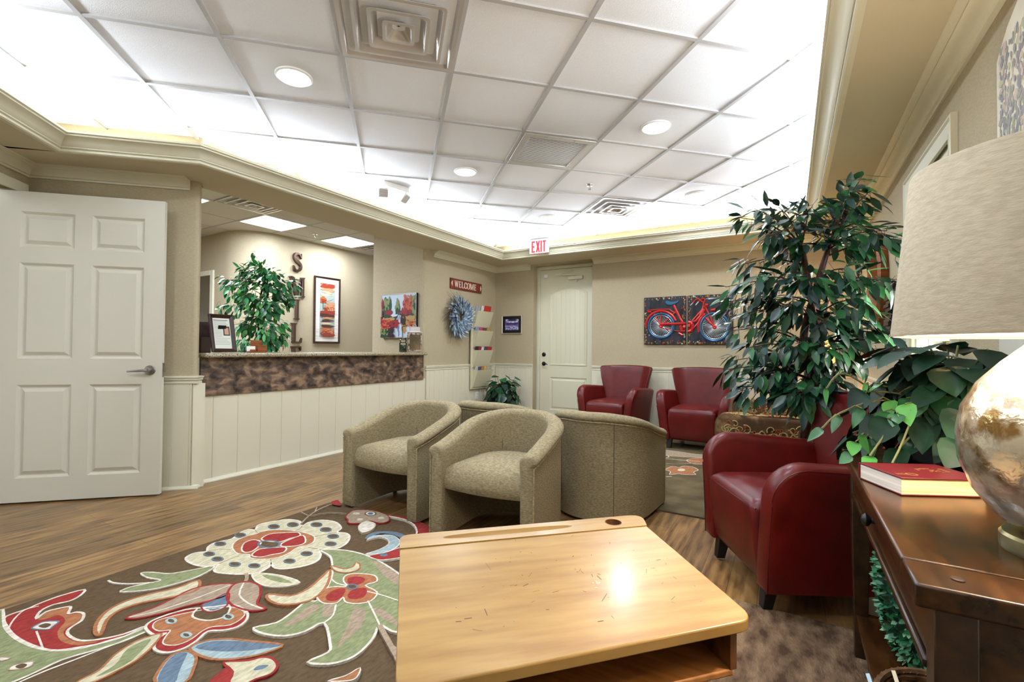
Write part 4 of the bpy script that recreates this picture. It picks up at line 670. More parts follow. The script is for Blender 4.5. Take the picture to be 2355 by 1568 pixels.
def leaf(mb, p, d, up, L, w, mi=0, fold=.18, droop=.25, shape=((.18,.62),(.45,1.0),(.75,.66))):
    d = Vector(d).normalized(); up = Vector(up); s = d.cross(up)
    if s.length < 1e-4: s = d.cross(Vector((1,0,.3)))
    s.normalize(); n = s.cross(d).normalized()
    p = Vector(p); vs = [p]; q = p.copy(); tprev = 0; cur_d = d.copy()
    def step(t):
        a = -droop*t; return (d*math.cos(a)+n*math.sin(a))
    pts = []
    for tt, ww in shape:
        q = q+step(tt)*(tt-tprev)*L; tprev = tt; h = w*ww/2
        pts.append((q-n*fold*h, q+s*h, q-s*h))
    tip = q+step(1)*(1-tprev)*L
    for a in pts: vs += list(a)
    vs.append(tip); k = len(pts)
    f = [(0,1,2),(0,3,1)]
    for i in range(k-1):
        b = 1+3*i; f += [(b,b+3,b+4,b+1),(b,b+2,b+5,b+3)]
    b = 1+3*(k-1); f += [(b,len(vs)-1,b+1),(b,b+2,len(vs)-1)]
    mb.add(vs, f, mi)
mb = MB()
for k in range(620):
    a = random.uniform(0,2*PI); r0 = random.uniform(.05,.25); lobe = 1+.12*math.sin(3*a+1)
    r0 *= lobe; p = (r0*math.cos(a), -.05-random.uniform(0,.05), r0*math.sin(a))
    b = a+random.uniform(.1,1.0); d = (math.cos(b), -random.uniform(.05,.7), math.sin(b))
    leaf(mb, p, d, (0,-1,.2), random.uniform(.05,.10), random.uniform(.016,.026), random.choice((0,0,1,1,2)), droop=random.uniform(-.3,.5))
obj('foliage', mb, ['wreath_blue','wreath_pale','wreath_violet'], t, smooth='leaf')
# magazine rack with four pockets
t = thing('magazine_rack', 'tall cream wall rack of four slanted magazine pockets', 'magazine rack', (-4.038, 5.785, .50), LW)
RY = .0
mb = MB(); mb.box(-.235,-.02,0,.235,0,1.20); obj('back_panel', mb, 'rack_paint', t, bevel=.003)
PK = [.03, .325, .615, .905]
for z in PK:
    mb = MB()
    mb.loft([[(-.20,-.028,z),(.20,-.028,z),(.20,-.034,z),(-.20,-.034,z)], [(-.20,-.115,z+.255),(.20,-.115,z+.255),(.20,-.121,z+.255),(-.20,-.121,z+.255)]])
    for sx in (-1, 1):
        x0 = sx*.2; mb.loft([[(x0-.003,-.02,z),(x0-.003,-.034,z),(x0-.003,-.121,z+.255),(x0-.003,-.02,z+.255)], [(x0+.003,-.02,z),(x0+.003,-.034,z),(x0+.003,-.121,z+.255),(x0+.003,-.02,z+.255)]])
    mb.box(-.2,-.034,z,.2,-.02,z+.006); obj('pocket', mb, 'rack_paint', t)
mags = [(0, [('white',(228,226,222)),('blue',(70,84,130)),('orange',(206,120,52)),('yellow',(222,190,90)),('white and brown',(200,188,172))]),
        (1, [('black',(40,38,40)),('red',(168,36,38)),('white',(230,228,226)),('dark grey',(84,84,88)),('crimson',(186,30,42))]),
        (2, [('pale blue',(150,170,200)),('pink',(206,84,120)),('brown',(120,84,60)),('gold',(190,160,90))]),
        (3, [('grey',(170,176,184)),('white',(236,236,234)),('bright red',(206,48,30))])]
pn = ['bottom','third','second','top']
for pi, lst in mags:
    for q, (nm, cc) in enumerate(lst):
        z = .5+PK[pi]; n = len(lst)
        if pi < 3: ly = -.20+.115+(-.03+q*.05); wd = .115+.02*(q%2); zz = z+.255+.055-(q%3)*.004
        else: ly = (-.12, .04, .095)[q]; wd = (.07,.08,.085)[q]; zz = z+.255+(.075,.085,.09)[q]
        ly = -.13+q*(.26/max(1,n-1)) if pi < 3 else (-.13,.0,.10)[q]
        m_ = MATS.get('mag_%s' % nm) or mat('mag_%s' % nm, cc, .35, col2=tuple(int(v*.7+20) for v in cc), scale=30)
        mb = MB(); yb = -.040-q*.008; yt = yb-.026; hw = (.062 if pi < 3 else (.055,.055,.09)[q]); 
        lean = .0
        mb.loft([[(-hw,yb,-.12),(hw,yb,-.12),(hw,yb-.006,-.12),(-hw,yb-.006,-.12)], [(-hw+lean,yt,.0),(hw+lean,yt,0),(hw+lean,yt-.006,0),(-hw+lean,yt-.006,0)]])
        o = obj('magazine', mb, m_); o.location = (-4.038, 5.785+ly, zz); o.rotation_euler = (0,0,LW)
        tag(o, 'magazine with %s cover in the %s pocket of the wall rack' % (nm, pn[pi]), 'magazine', 'magazines in the wall rack')
# outlet
t = thing('wall_outlet', 'small cream electrical outlet on the panelling below the magazine rack', 'outlet', (-4.058, 5.757, .40), LW)
mb = MB(); mb.box(-.036,-.006,-.058,.036,0,.058); obj('cover_plate', mb, 'white_plastic', t, bevel=.002)
for z in (-.02,.02): mb = MB(); mb.box(-.016,-.008,z-.014,.016,-.006,z+.014); obj('socket', mb, 'trim_paint', t, bevel=.002)
# framed purple photo on the back wall
def framed(name, label, loc, rz, w, h, fw, fd, fm, matm=None, mw=0, cat='picture', depth=.02):
    t = thing(name, label, cat, loc, rz)
    mb = MB(); pr = [(0,0),(0,-depth),(fw*.3,-depth-.004),(fw,-depth*.7),(fw,0)]
    rings = []
    for sx, sz in ((-1,-1),(1,-1),(1,1),(-1,1),(-1,-1)): rings.append([(sx*(w/2-a), b, sz*(h/2-a)) for a, b in pr])
    mb.loft(rings, False, False); obj('frame', mb, fm, t, smooth=25)
    if mw:
        mb = MB(); a, b = w/2-fw, h/2-fw; c, d = a-mw, b-mw
        for q in ((-a,-b,a,-d),(-a,d,a,b),(-a,-d,-c,d),(c,-d,a,d)): mb.box(q[0],-depth*.5,q[1],q[2],-.002,q[3])
        obj('mat_board', mb, matm, t)
    return t, w/2-fw-mw, h/2-fw-mw
def paint_blobs(mb, hw, hh, y, spec, seed, fine=1):
    # spec: (material index, x, z, rx, rz, count, spread-x, spread-z) in picture units -1..1; thin raised daubs of paint
    random.seed(seed); k = 0
    for mi, x, z, rx, rz_, cnt, sx, sz in spec:
        if cnt > 2 and fine > 1: sx += rx*.5; sz += rz_*.5; rx *= .5; rz_ *= .5; cnt *= fine
        for _ in range(cnt):
            cx = (x+random.uniform(-sx,sx)); cz = (z+random.uniform(-sz,sz)); a0 = random.uniform(0,6); k += 1; yy = y-.00003*k
            sc = random.uniform(.7,1.2); pts = []
            for i in range(9):
                a = 2*PI*i/9; r = random.uniform(.75,1.1)*sc
                px = max(-1, min(1, cx+rx*r*math.cos(a))); pz = max(-1, min(1, cz+rz_*r*math.sin(a))); pts.append((px*hw, yy, pz*hh))
            mb.add(pts, [tuple(range(9))], mi)
t, hw, hh = framed('framed_photo', 'small framed purple photo of trees with black mat, left of the back door', (-3.752, 6.268, 1.482), 0, .36, .285, .012, .02, 'metal_grey', 'black', .045)
mb = MB(); mb.box(-hw,-.012,-hh,hw,-.004,hh, 0)
paint_blobs(mb, hw, hh, -.0125, [(1,0,.7,.6,.35,5,.6,.2),(2,0,.15,.5,.12,8,.7,.06),(0,0,-.5,.3,.1,24,.9,.4),(1,0,-.6,.10,.05,60,.95,.35),(2,-.55,.5,.04,.6,1,0,0),(2,-.1,.5,.03,.6,1,0,0),(2,.5,.55,.05,.55,1,0,0),(2,.2,.85,.7,.12,4,.3,.1)], 3)
obj('print', mb, [mat('violet', (104,96,150), .4), mat('lilac', (204,204,226), .4), mat('indigo', (44,38,84), .4)], t, tri=True)
# autumn canvas on the jamb wall (faces -y)
t = thing('autumn_canvas', 'autumn landscape canvas with red trees, white bridge and stream, on the tan pillar', 'picture', (-4.475, 4.559, 1.53))
mb = MB(); mb.box(-.315,-.035,-.293,.315,0,.293); obj('stretcher', mb, 'black', t)
mb = MB(); mb.box(-.313,-.0365,-.291,.313,-.035,.291, 0)
paint_blobs(mb, .311, .289, -.037, [(0,0,.7,.5,.3,2,.5,.2),(3,0,-.35,.5,.25,8,.7,.3),(2,-.7,.35,.10,.5,7,.25,.1),(2,-.05,.25,.12,.4,5,.08,.1),(2,.85,.3,.12,.6,6,.1,.1),(4,-.75,.55,.10,.25,6,.2,.15),(4,-.05,.55,.10,.22,5,.06,.1),(4,.8,.4,.12,.25,8,.12,.3),
    (1,.5,.35,.16,.3,8,.18,.2),(5,.55,.6,.08,.12,14,.2,.25),(1,-.93,.4,.05,.4,3,.02,.1),(1,-.55,.12,.12,.15,5,.12,.05),(1,.3,.08,.2,.12,4,.2,.05),(2,.0,-.02,.15,.08,10,.8,.06),(3,-.45,-.2,.3,.12,6,.2,.05),(3,.6,-.25,.3,.15,6,.25,.1),
    (6,-.18,.02,.20,.06,3,.04,.01),(6,.08,-.03,.10,.06,2,.03,.02),(6,.05,-.35,.10,.3,4,.04,.1),(6,.12,-.75,.13,.3,5,.04,.15),(7,.06,-.5,.04,.4,4,.03,.3),
    (1,-.5,-.4,.28,.14,10,.35,.12),(5,-.75,-.4,.12,.08,10,.25,.2),(1,-.95,-.15,.1,.15,3,.04,.1),(2,-.7,-.8,.2,.15,9,.25,.1),(4,-.75,-.75,.08,.06,9,.2,.12),(8,-.35,-.8,.08,.2,5,.12,.1),(8,.35,-.2,.08,.15,5,.1,.1),(5,.8,-.4,.1,.06,6,.15,.1),(6,.8,-.75,.2,.2,3,.1,.1)], 11, 4)
cv = [mat('cv_sky', (176,190,200), .5), mat('cv_red', (130,26,34), .5), mat('cv_green', (30,62,44), .5), mat('cv_tan', (160,126,76), .5), mat('cv_moss', (116,126,74), .5), mat('cv_orange', (178,80,46), .5), mat('cv_water', (184,190,206), .5), mat('cv_slate', (92,110,140), .5), mat('cv_dark', (44,24,34), .5)]
obj('painted_face', mb, cv, t, tri=True)
mb = MB()
for q in ((-.316,-.294,.316,-.286),(-.316,.286,.316,.294),(-.316,-.286,-.309,.286),(.309,-.286,.316,.286)): mb.box(q[0],-.0405,q[1],q[2],-.0365,q[3])
obj('rim', mb, 'metal_grey', t)
# tall landscape beside SMILE on the curved wall (x=-6.4)
t, hw, hh = framed('tall_framed_painting', 'tall narrow framed orange sunset landscape right of the SMILE letters', (-6.398, 4.872, 1.697), LW, .485, 1.06, .028, .03, 'frame_wood', 'page_white', .075, depth=.028)
mb = MB(); mb.box(-hw,-.018,-hh,hw,-.004,hh, 0)
paint_blobs(mb, hw, hh, -.0185, [(3,0,.93,.6,.05,26,.7,.07),(1,0,.92,.3,.03,30,.8,.07),(2,.1,.75,.4,.02,30,.7,.06),(5,0,.6,.5,.03,10,.6,.08),(0,0,.4,.7,.08,3,.2,.1),(2,.2,.2,.6,.04,10,.5,.1),(3,-.55,.36,.22,.04,22,.3,.08),(1,-.5,.34,.10,.02,26,.3,.08),(3,-.5,.46,.16,.03,12,.2,.06),(4,-.6,.15,.03,.18,1,0,0),(4,-.35,.12,.02,.18,1,0,0),(3,.4,.0,.25,.05,26,.5,.09),(1,.3,-.02,.14,.03,50,.7,.09),(2,.5,.05,.1,.02,20,.5,.06),
    (1,0,-.14,.3,.05,40,.8,.06),(4,0,-.2,.3,.03,30,.8,.05),(2,0,-.30,.4,.015,14,.6,.03),(4,0,-.40,.5,.02,14,.5,.04),(5,-.1,-.50,.4,.015,16,.5,.03),(4,0,-.60,.5,.02,14,.5,.04),(3,0,-.74,.6,.03,16,.5,.06),(1,0,-.88,.5,.04,30,.6,.09),(2,0,-.8,.2,.012,20,.8,.1)], 8)
obj('painting', mb, [mat('tp_sky', (158,170,160), .5), mat('tp_red', (142,50,30), .5), mat('tp_peach', (190,138,98), .5), mat('tp_orange', (180,96,44), .5), mat('tp_dark', (78,40,30), .5), mat('tp_cream', (200,186,150), .5)], t, tri=True)
# SMILE letters on the curved wall
for ch, z0, z1, sq, lab in (('S',2.246,2.520,.95,'bronze wall letter S at the top of the vertical word'), ('M',1.866,2.160,.86,'bronze wall letter M below the S on the curved wall'), ('I',1.520,1.820,.9,'bronze wall letter I in the middle of the vertical word'), ('L',1.165,1.462,1.0,'bronze wall letter L below the I on the curved wall'), ('E',.815,1.114,1.0,'bronze wall letter E, bottom one, half hidden by the counter')):
    h = z1-z0; P, w = glyph(ch, thick=.24, thin=.10, sf=.07); mb = MB(); text(mb, ch, -w*h*sq/2, 0, h, -.004, .035, sq, bev=1, thick=.22)
    o = obj('letter_'+ch.lower(), mb, 'bronze_letter', smooth=20); o.location = (-6.40, 4.335, z0); o.rotation_euler = (0,0,LW); tag(o, lab, 'wall letter', 'letters spelling SMILE')

# ================================================================ ON THE COUNTER
CT = 1.0505
t = thing('easel_frame', 'dark wooden photo frame with a printed clipping, leaning at the left end of the counter', 'picture frame', (-4.02, 2.075, CT), math.radians(88))
T0 = Matrix.Rotation(math.radians(-14), 4, 'X')
mb = MB(); mb.T = T0 @ Matrix.Translation((0,0,.165))
pr = [(0,0),(0,-.022),(.008,-.026),(.028,-.012),(.030,0)]; rings = []
for sx, sz in ((-1,-1),(1,-1),(1,1),(-1,1),(-1,-1)): rings.append([(sx*(.095-a), b, sz*(.160-a)) for a, b in pr])
mb.loft(rings, False, False); mb.box(-.09,-.004,-.155,.09,.004,.155); obj('frame', mb, 'frame_wood', t, smooth=25)
mb = MB(); mb.T = T0 @ Matrix.Translation((0,0,.165)); mb.box(-.066,-.008,-.130,.066,-.004,.130, 0)
for k in range(17):
    z = .112-k*.013
    if k == 0: mb.box(-.06,-.0088,z-.004,.05,-.008,z+.003, 1)
    else: mb.box(-.06,-.0086,z-.0012,(.0 if 4 < k < 12 else random.uniform(.03,.06)),-.008,z+.0012, 1)
mb.box(.008,-.0088,-.02,.06,-.008,.06,2); mb.box(.018,-.0092,-.01,.05,-.0088,.045,3); obj('clipping', mb, [mat('newsprint', (206,208,194), .6), mat('print_grey', (120,120,112), .7), 'frame_wood', mat('portrait_tan', (186,140,112), .6)], t)
mb = MB(); mb.T = T0; mb.box(-.03,.004,.02,.03,.008,.22); mb.T = None; mb.obox((0,.075,.115), (1,0,0), (0,.35,-.93), (0,.93,.35), .03, .12, .003); obj('stand', mb, 'black', t)
t = thing('card_holder', 'stepped wooden business card holder on the counter in front of the ficus', 'card holder', (-4.13, 2.41, CT), math.radians(62))
mb = MB()
mb.box(-.075,-.03,0,.075,.05,.008); mb.box(-.045,.036,.008,.045,.048,.112); mb.box(.01,.000,.008,.085,.010,.068); mb.box(-.05,-.028,.008,.0,-.018,.028); mb.box(.01,-.028,.008,.085,-.020,.052)
obj('holder', mb, 'box_wood', t, bevel=.003)
mb = MB(); mb.box(-.095,-.006,.0,-.085,.05,.05); obj('end_block', mb, 'frame_wood', t, bevel=.002)
o = MB(); o.T = Matrix.Rotation(math.radians(-8),4,'X'); o.box(-.075,-.012,.010,-.008,-.004,.056); o = obj('business_cards', o, 'paper'); o.location = (-4.13, 2.41, CT); o.rotation_euler = (0,0,math.radians(62)); tag(o, 'small stack of white business cards in the wooden holder', 'cards')
t = thing('candle_jar', 'small dark green candle jar with clear glass lid on the counter', 'jar', (-4.07, 4.20, CT))
mb = MB(); mb.lathe([(.044,0),(.048,.006),(.048,.085),(.046,.092)], 24); obj('wax', mb, 'glass_dark_green', t)
mb = MB(); mb.lathe([(.047,.092),(.046,.112),(.036,.122),(.036,.130),(.043,.132),(.043,.150),(.030,.160),(.030,.172),(.012,.176)], 24); obj('lid', mb, 'clear_glass', t)
t = thing('candle_lantern', 'rustic metal candle lantern with dark glass sides at the right end of the counter', 'lantern', (-4.06, 4.39, CT), math.radians(48))
mb = MB(); s_ = .075
for sx in (-1,1):
    for sy in (-1,1): mb.box(sx*s_-.007,sy*s_-.007,.0,sx*s_+.007,sy*s_+.007,.245)
for z in (.022,.228):
    for sg in (-1,1): mb.box(-s_,sg*s_-.006,z-.008,s_,sg*s_+.006,z+.008); mb.box(sg*s_-.006,-s_,z-.008,sg*s_+.006,s_,z+.008)
obj('frame', mb, mat('rusty_metal', (176,162,146), .5, .5, col2=(92,50,32), scale=26, lo=.42, hi=.52), t)
mb = MB(); mb.loft([[(a,b,z) for a,b in ((-s,-s),(s,-s),(s,s),(-s,s))] for s, z in ((.088,.245),(.088,.252),(.060,.262),(.060,.31),(.05,.318))]); obj('cap', mb, 'metal_grey', t, smooth=20)
mb = MB(); mb.tube([(-.02,0,.318),(-.018,0,.34),(0,0,.35),(.018,0,.34),(.02,0,.318)], .003, 6); obj('ring', mb, 'chrome', t)
for k in range(4):
    mb = MB(); mb.T = Matrix.Rotation(PI/2*k,4,'Z'); mb.box(-s_+.006,-s_-.002,.03,s_-.006,-s_+.002,.22); obj('glass_panel', mb, 'amber_glass', t)
# literature box at the far left end
t = thing('literature_box', 'dark wooden brochure box at the left end of the counter behind the frame', 'brochure box', (-4.255, 1.975, CT), math.radians(35))
mb = MB(); mb.prism([(-.09,-.08),(.08,-.08),(.08,-.074),(-.09,-.074)], 0, .16); mb.box(-.09,.06,0,.08,.066,.26); mb.box(-.09,-.08,0,-.084,.066,.15); mb.box(.074,-.08,0,.08,.066,.13); mb.box(-.09,-.08,0,.08,.066,.006); obj('box', mb, 'frame_wood', t)
o = MB(); o.box(-.03,-.06,.008,.035,-.03,.29,0); o.box(-.031,-.061,.20,.036,-.029,.24,1); o.box(-.031,-.061,.185,.036,-.029,.198,2)
o = obj('brochures', o, ['paper', mat('print_blue',(40,50,140),.4), mat('print_red',(200,50,50),.4)]); o.location = (-4.255,1.975,CT); o.rotation_euler = (0,0,math.radians(35)); tag(o, 'white brochures with blue and red band standing in the dark box', 'brochures')
# cabinet seen through the reception doorway
t = thing('storage_cabinet', 'mottled brown cabinet seen through the doorway behind reception', 'cabinet', (-7.62, 4.5, 0))
mb = MB(); mb.box(-.34,-.3,0,.34,.3,2.0); obj('body', mb, 'slate', t, bevel=.004)
mb = MB(); mb.box(-.30,-.32,.05,-.005,-.3,1.95); obj('door', mb, 'dark_wood_flat', t, bevel=.003); mb = MB(); mb.box(.005,-.32,.05,.30,-.3,1.95); dd = obj('door', mb, 'slate', t, bevel=.003)
mb = MB(); mb.tube([(.05,-.32,1.75),(.05,-.345,1.75),(.05,-.345,1.87),(.05,-.32,1.87)], .006, 6); obj('handle', mb, 'black', dd)
mb = MB(); mb.box(-.26,-.324,1.32,-.08,-.32,1.62); o = obj('notice_paper', mb, 'paper'); o.location = (-7.62,4.5,0); tag(o, 'white sheet of paper taped to the cabinet behind reception', 'paper')
# ================================================================ RUGS
def rug_shapes(mb, shapes, keys, z):
    k = 0
    for fill, line, w, closed, pts in shapes:
        P = catmull(pts, bool(closed), 3); k += 1; dz = .00012*k
        if fill: 
            v = [(x,y,z+dz) for x,y in P]; mb.add(v, [tuple(range(len(v)))], keys.index(fill))
        if line: mb.ribbon(P, w, z, z+dz+.0006, bool(closed), keys.index(line))
keys = ['base','side','w','c','r','o','b','l','g','t','d']
def rug_mats(b): return [b,'rug_edge']+[RUGM[k][0] for k in keys[2:]]
def clip_poly(P, x1): return P
mb = MB(); RG = rr(-2.78, -.85, -.42, 2.20, .05)
mb.prism(RG, 0, .012, 1); mb.add([(x,y,.0125) for x,y in RG], [tuple(range(len(RG)))], 0)
rug_shapes(mb, RUG, keys, .0128)
# the brown field continues to the right of the school desk
o = obj('floral_rug', mb, rug_mats('rug_brown'), tri=True); tag(o, 'large brown rug with big cream, red, blue and green flowers in the foreground', 'rug')
mb = MB(); G2 = rr(-.41, -.85, .62, 2.27, .04); mb.prism(G2, 0, .014, 1); mb.add([(x,y,.0145) for x,y in G2], [tuple(range(len(G2)))], 0)
o = obj('shag_rug', mb, ['rug_shag','rug_edge']); tag(o, 'plain mottled brown pile rug at lower right, under the console table', 'rug')
mb = MB(); G3 = rr(-2.9, 3.27, .45, 5.72, .05); mb.prism(G3, 0, .010, 1); mb.add([(x,y,.0105) for x,y in G3], [tuple(range(len(G3)))], 0)
rug_shapes(mb, RUGB, keys, .011)
o = obj('floral_rug', mb, rug_mats('rug_olive'), tri=True); tag(o, 'olive brown rug with small orange flowers, far one in front of the red chairs', 'rug')

# ================================================================ OLIVE BARREL CHAIRS
def olive_chair(loc, rz, label):
    t = thing('barrel_chair', label, 'armchair', loc, rz, 'olive barrel chairs standing back to back')
    R = .288; path = []
    N = 8
    for k in range(N+1): path.append((-R, -.335+.335*k/N, (-1,0)))
    for k in range(1, 24): a = PI-PI*k/24; path.append((R*math.cos(a), R*math.sin(a), (math.cos(a), math.sin(a))))
    for k in range(N+1): path.append((R, .0-.335*k/N, (1,0)))
    def top(y):
        u = max(0, min(1, (y+.335)/.60)); u = u*u*(3-2*u)*.35+u*.65; return .545+.158*u
    rings = []
    hw = .040
    def section(x, y, n, inset=0.0, dy=0):
        z = top(y); pts = []
        h = hw-inset
        pts.append((-h,.022+inset)); pts.append((h,.022+inset)); 
        for zz in (.15,.30,.42): pts.append((h, zz))
        pts.append((h, z-.060)); pts.append((h+.003, z-.056))
        for k in range(9):
            a = -.35+(PI+.5)*k/8; pts.append((.005+(h+.011)*math.cos(a), z-.036+(.035-inset*.6)*math.sin(a)*(1.0)))
        pts.append((-h-.004, z-.07))
        for zz in (.42,.30,.15): pts.append((-h, zz))
        return [(x+n[0]*o, y+n[1]*o+dy, zz) for o, zz in pts]
    for i, (x, y, n) in enumerate(path):
        if i == 0: rings += [section(x,y,n,.022,-.004), section(x,y,n,.008,.001)]; y += .008
        if i == len(path)-1: rings += [section(x,y+.008,n,0,0), section(x,y,n,.008,.001), section(x,y,n,.022,-.004)]
        else: rings.append(section(x, y, n))
    mb = MB(); mb.loft(rings); obj('shell', mb, 'olive_tweed', t, smooth=50)
    # piping under the roll, outside, and down the arm fronts
    mb = MB(); P = [(x+n[0]*(hw+.003), y+n[1]*(hw+.003), top(y)-.062) for x,y,n in path]
    mb.tube(P, .0045, 6)
    for sx in (-1,1): mb.tube([(sx*(R+hw),-.333,z) for z in (.03,.2,.35,top(-.335)-.062)], .004, 6)
    obj('piping', mb, 'olive_welt', t)
    # seams on the inside back
    for a in (math.radians(125), math.radians(55)):
        mb = MB()
        mb.tube([((R-hw-.001)*math.cos(a), (R-hw-.001)*math.sin(a), z) for z in (.44,.5,.56,.61,.64)], .0015, 4); obj('seam', mb, 'underseat_shade_seam', t); mb = MB()
        mb.tube([((R+hw+.001)*math.cos(a), (R+hw+.001)*math.sin(a), z) for z in (.03,.2,.4,.63)], .0015, 4); obj('seam', mb, 'underseat_shade_seam', t)
    # seat: crowned cushion filling the inner U
    r = R-hw+.004; out = [(-r,-.30)]+[(-r,-.30+.30*k/4) for k in range(1,5)]+[(r*math.cos(PI-PI*k/16), r*math.sin(PI-PI*k/16)) for k in range(1,16)]+[(r,-.30*k/4) for k in range(5)]
    fr = [(r-2*r*k/8, -.30-.028*math.sin(PI*k/8)) for k in range(1,8)]; out += fr
    rings = []
    for sc, z, dy in ((.90,.292,.0),(.985,.296,-.004),(1.0,.315,-.010),(1.0,.345,-.012),(.992,.378,-.006),(.955,.408,0),(.86,.432,0),(.65,.448,0),(.35,.455,0)):
        rings.append([(x*sc if z>.41 or z<.293 else x, (y+.05)*sc-.05+(dy if y<-.2 else 0), z) for x,y in out])
    mb = MB(); mb.loft(rings); obj('seat', mb, 'olive_tweed', t, smooth=50)
    mb = MB(); mb.box(-.2,-.22,.262,.2,.2,.30); obj('seat_base', mb, 'underseat_shade_seam', t)  # base coloured dark to stand in for the shade beneath the seat
    for sx in (-.285,.285):
        for sy in (-.30,.12):
            mb = MB(); mb.lathe([(.016,0),(.016,.024)], 12, (sx,sy)); obj('glide', mb, 'black', t)
    return t
oc = olive_chair((-2.315, 2.50, .0), math.radians(1), 'olive tweed barrel chair facing the camera, left one, nearest the counter')
dup(oc, (-1.485, 2.435, .0), math.radians(4), 'olive tweed barrel chair facing the camera, right one, just behind the school desk')
dup(oc, (-1.12, 3.13, .0), math.radians(176), 'olive tweed barrel chair seen from its rounded back, right of the two facing the camera')
dup(oc, (-2.02, 3.20, .0), math.radians(181), 'olive tweed barrel chair turned away, only its top rim showing between the two front chairs')

# ================================================================ RED LEATHER CHAIRS
def red_chair(loc, rz, label):
    t = thing('leather_armchair', label, 'armchair', loc, rz, 'red leather armchairs')
    def flare(z): u = max(0, (z-.10)/.55); return .075*u**1.5
    for sg in (-1, 1):
        def ring(y, ztop, ins=0, zb=.10):
            # outline in x-z : inner side down, outer side up, round top
            T = .095; pts = []
            zt = ztop; r = T/2
            zs = [zb+ins, zb+(zt-r-zb)*.25, zb+(zt-r-zb)*.5, zb+(zt-r-zb)*.75, zt-r]
            for z in zs: pts.append((.235+T-ins+flare(z), z))
            for k in range(1,8):
                a = PI*k/8; z = zt-r+(r-ins*.5)*math.sin(a)*.8; pts.append((.235+r+(r-ins)*math.cos(a)+flare(zt-r), z))
            for z in reversed(zs): pts.append((.235+ins+flare(z), z))
            return [(sg*x, y, z) for x, z in pts]
        rings = []
        Y0 = -.36; ZT = .65
        for k in range(9):      # front rounding of the arm, seen from the side
            a = PI/2*k/8; rings.append(ring(Y0+.13*(1-math.cos(a)) if k else Y0-.002, ZT-.135+.135*math.sin(a), .012 if k == 0 else (.003 if k == 1 else 0)))
        rings.insert(0, ring(Y0-.006, ZT-.16, .03))
        for k in range(1, 8): rings.append(ring(Y0+.13+.47*k/7, ZT-.035*(k/7)**1.2))
        rings.append(ring(.27, ZT-.04, .02))
        mb = MB(); mb.loft(rings); obj('arm', mb, 'red_leather', t, smooth=60)
        mb = MB(); mb.tube([tuple(ring(Y0+.13*(1-math.cos(PI/2*k/8)), ZT-.135+.135*math.sin(PI/2*k/8))[5][i] + (.002*sg if i==0 else 0) for i in range(3)) for k in range(0,9)]+[tuple(ring(Y0+.13+.47*k/7, ZT-.035*(k/7)**1.2)[5]) for k in range(1,8)], .0025, 5)
        mb.tube([tuple(ring(Y0,ZT-.135)[i]) for i in range(5)], .0025, 5); obj('welt', mb, mat_get('red_seam', (84,12,16)), t)
    # seat: crowned, box front sloping in slightly
    rings = []
    def sq(hx, y0, y1, z, r): return [(a,b,z) for a,b in rr(-hx,y0,hx,y1,r,4)]
    for hx, y0, z, r in ((.235,-.325,.10,.02),(.245,-.345,.13,.03),(.250,-.360,.22,.03),(.252,-.372,.33,.03),(.250,-.378,.405,.035),(.243,-.370,.434,.04),(.225,-.345,.452,.05),(.19,-.29,.462,.06),(.10,-.18,.468,.05)):
        rings.append(sq(hx, y0, .25 if z < .45 else .18, z, r))
    mb = MB(); mb.loft(rings); obj('seat', mb, 'red_leather', t, smooth=60)
    mb = MB(); mb.tube([(.246*u,-.374+.010*u*u*u*u,.417) for u in [k/10-1 for k in range(21)]], .003, 5); obj('welt', mb, MATS['red_seam'], t)
    # backrest with wings
    rings = []; H0, H1 = .14, .875; n = 44
    def bring(v, ins=0):
        z = H0+(H1-H0)*v; a = .255+.115*max(0,(v-.25)/.75)**1.1; a = a-ins; y0 = .255+.10*v
        pts = []
        for k in range(n):
            th = 2*PI*k/n; c, s = math.cos(th), math.sin(th)
            x = a*math.copysign(abs(c)**.30, c); dy = (.058-ins*.6)*math.copysign(abs(s)**.5, s)
            wing = -.105*max(0, abs(x)/a-.55)**1.6/.45**1.6*min(1, v*1.3)
            cen = .010*math.sin(abs(x)*38)*(1 if dy < 0 else 0)*max(0,1-abs(x)/.2)*math.sin(PI*min(1,v*1.05))
            topbow = .014*(1-(x/a)**2)*v**4
            pts.append((x, y0+dy+wing+cen, z+topbow))
        return pts
    for v in (0,.15,.3,.4,.5,.6,.7,.8,.88,.94): rings.append(bring(v))
    rings += [bring(.97,.004), bring(.99,.014), bring(1.0,.032)]
    mb = MB(); mb.loft(rings); obj('backrest', mb, 'red_leather', t, smooth=60)
    for sx in (-1,1):
        for y0, y1 in ((-.30,-.32),(.24,.27)):
            mb = MB(); x = sx*.24; mb.loft([[(x-h,y-h,z),(x+h,y-h,z),(x+h,y+h,z),(x-h,y+h,z)] for h, y, z in ((.020,y1,0),(.028,y0,.115))]); obj('leg', mb, 'black', t, bevel=.002)
    return t
def mat_get(n, c): return MATS.get(n) or mat(n, c, .4)
fc = math.atan2(.48, .876)
# facing direction of local -y; front chair looks to (-.876,-.48)
rc0 = red_chair((.075, 2.635, .0145), math.atan2(-.876, .48)+0.0, 'red leather armchair beside the console table, nearest the camera')
rc0.rotation_euler = (0,0,math.radians(-61.3))
dup(rc0, (-1.90, 5.80, .0105), math.radians(-8), 'red leather armchair against the back wall, left one beside the door')
dup(rc0, (-.905, 5.70, .0105), math.radians(-3), 'red leather armchair against the back wall, right one under the bicycle pictures')

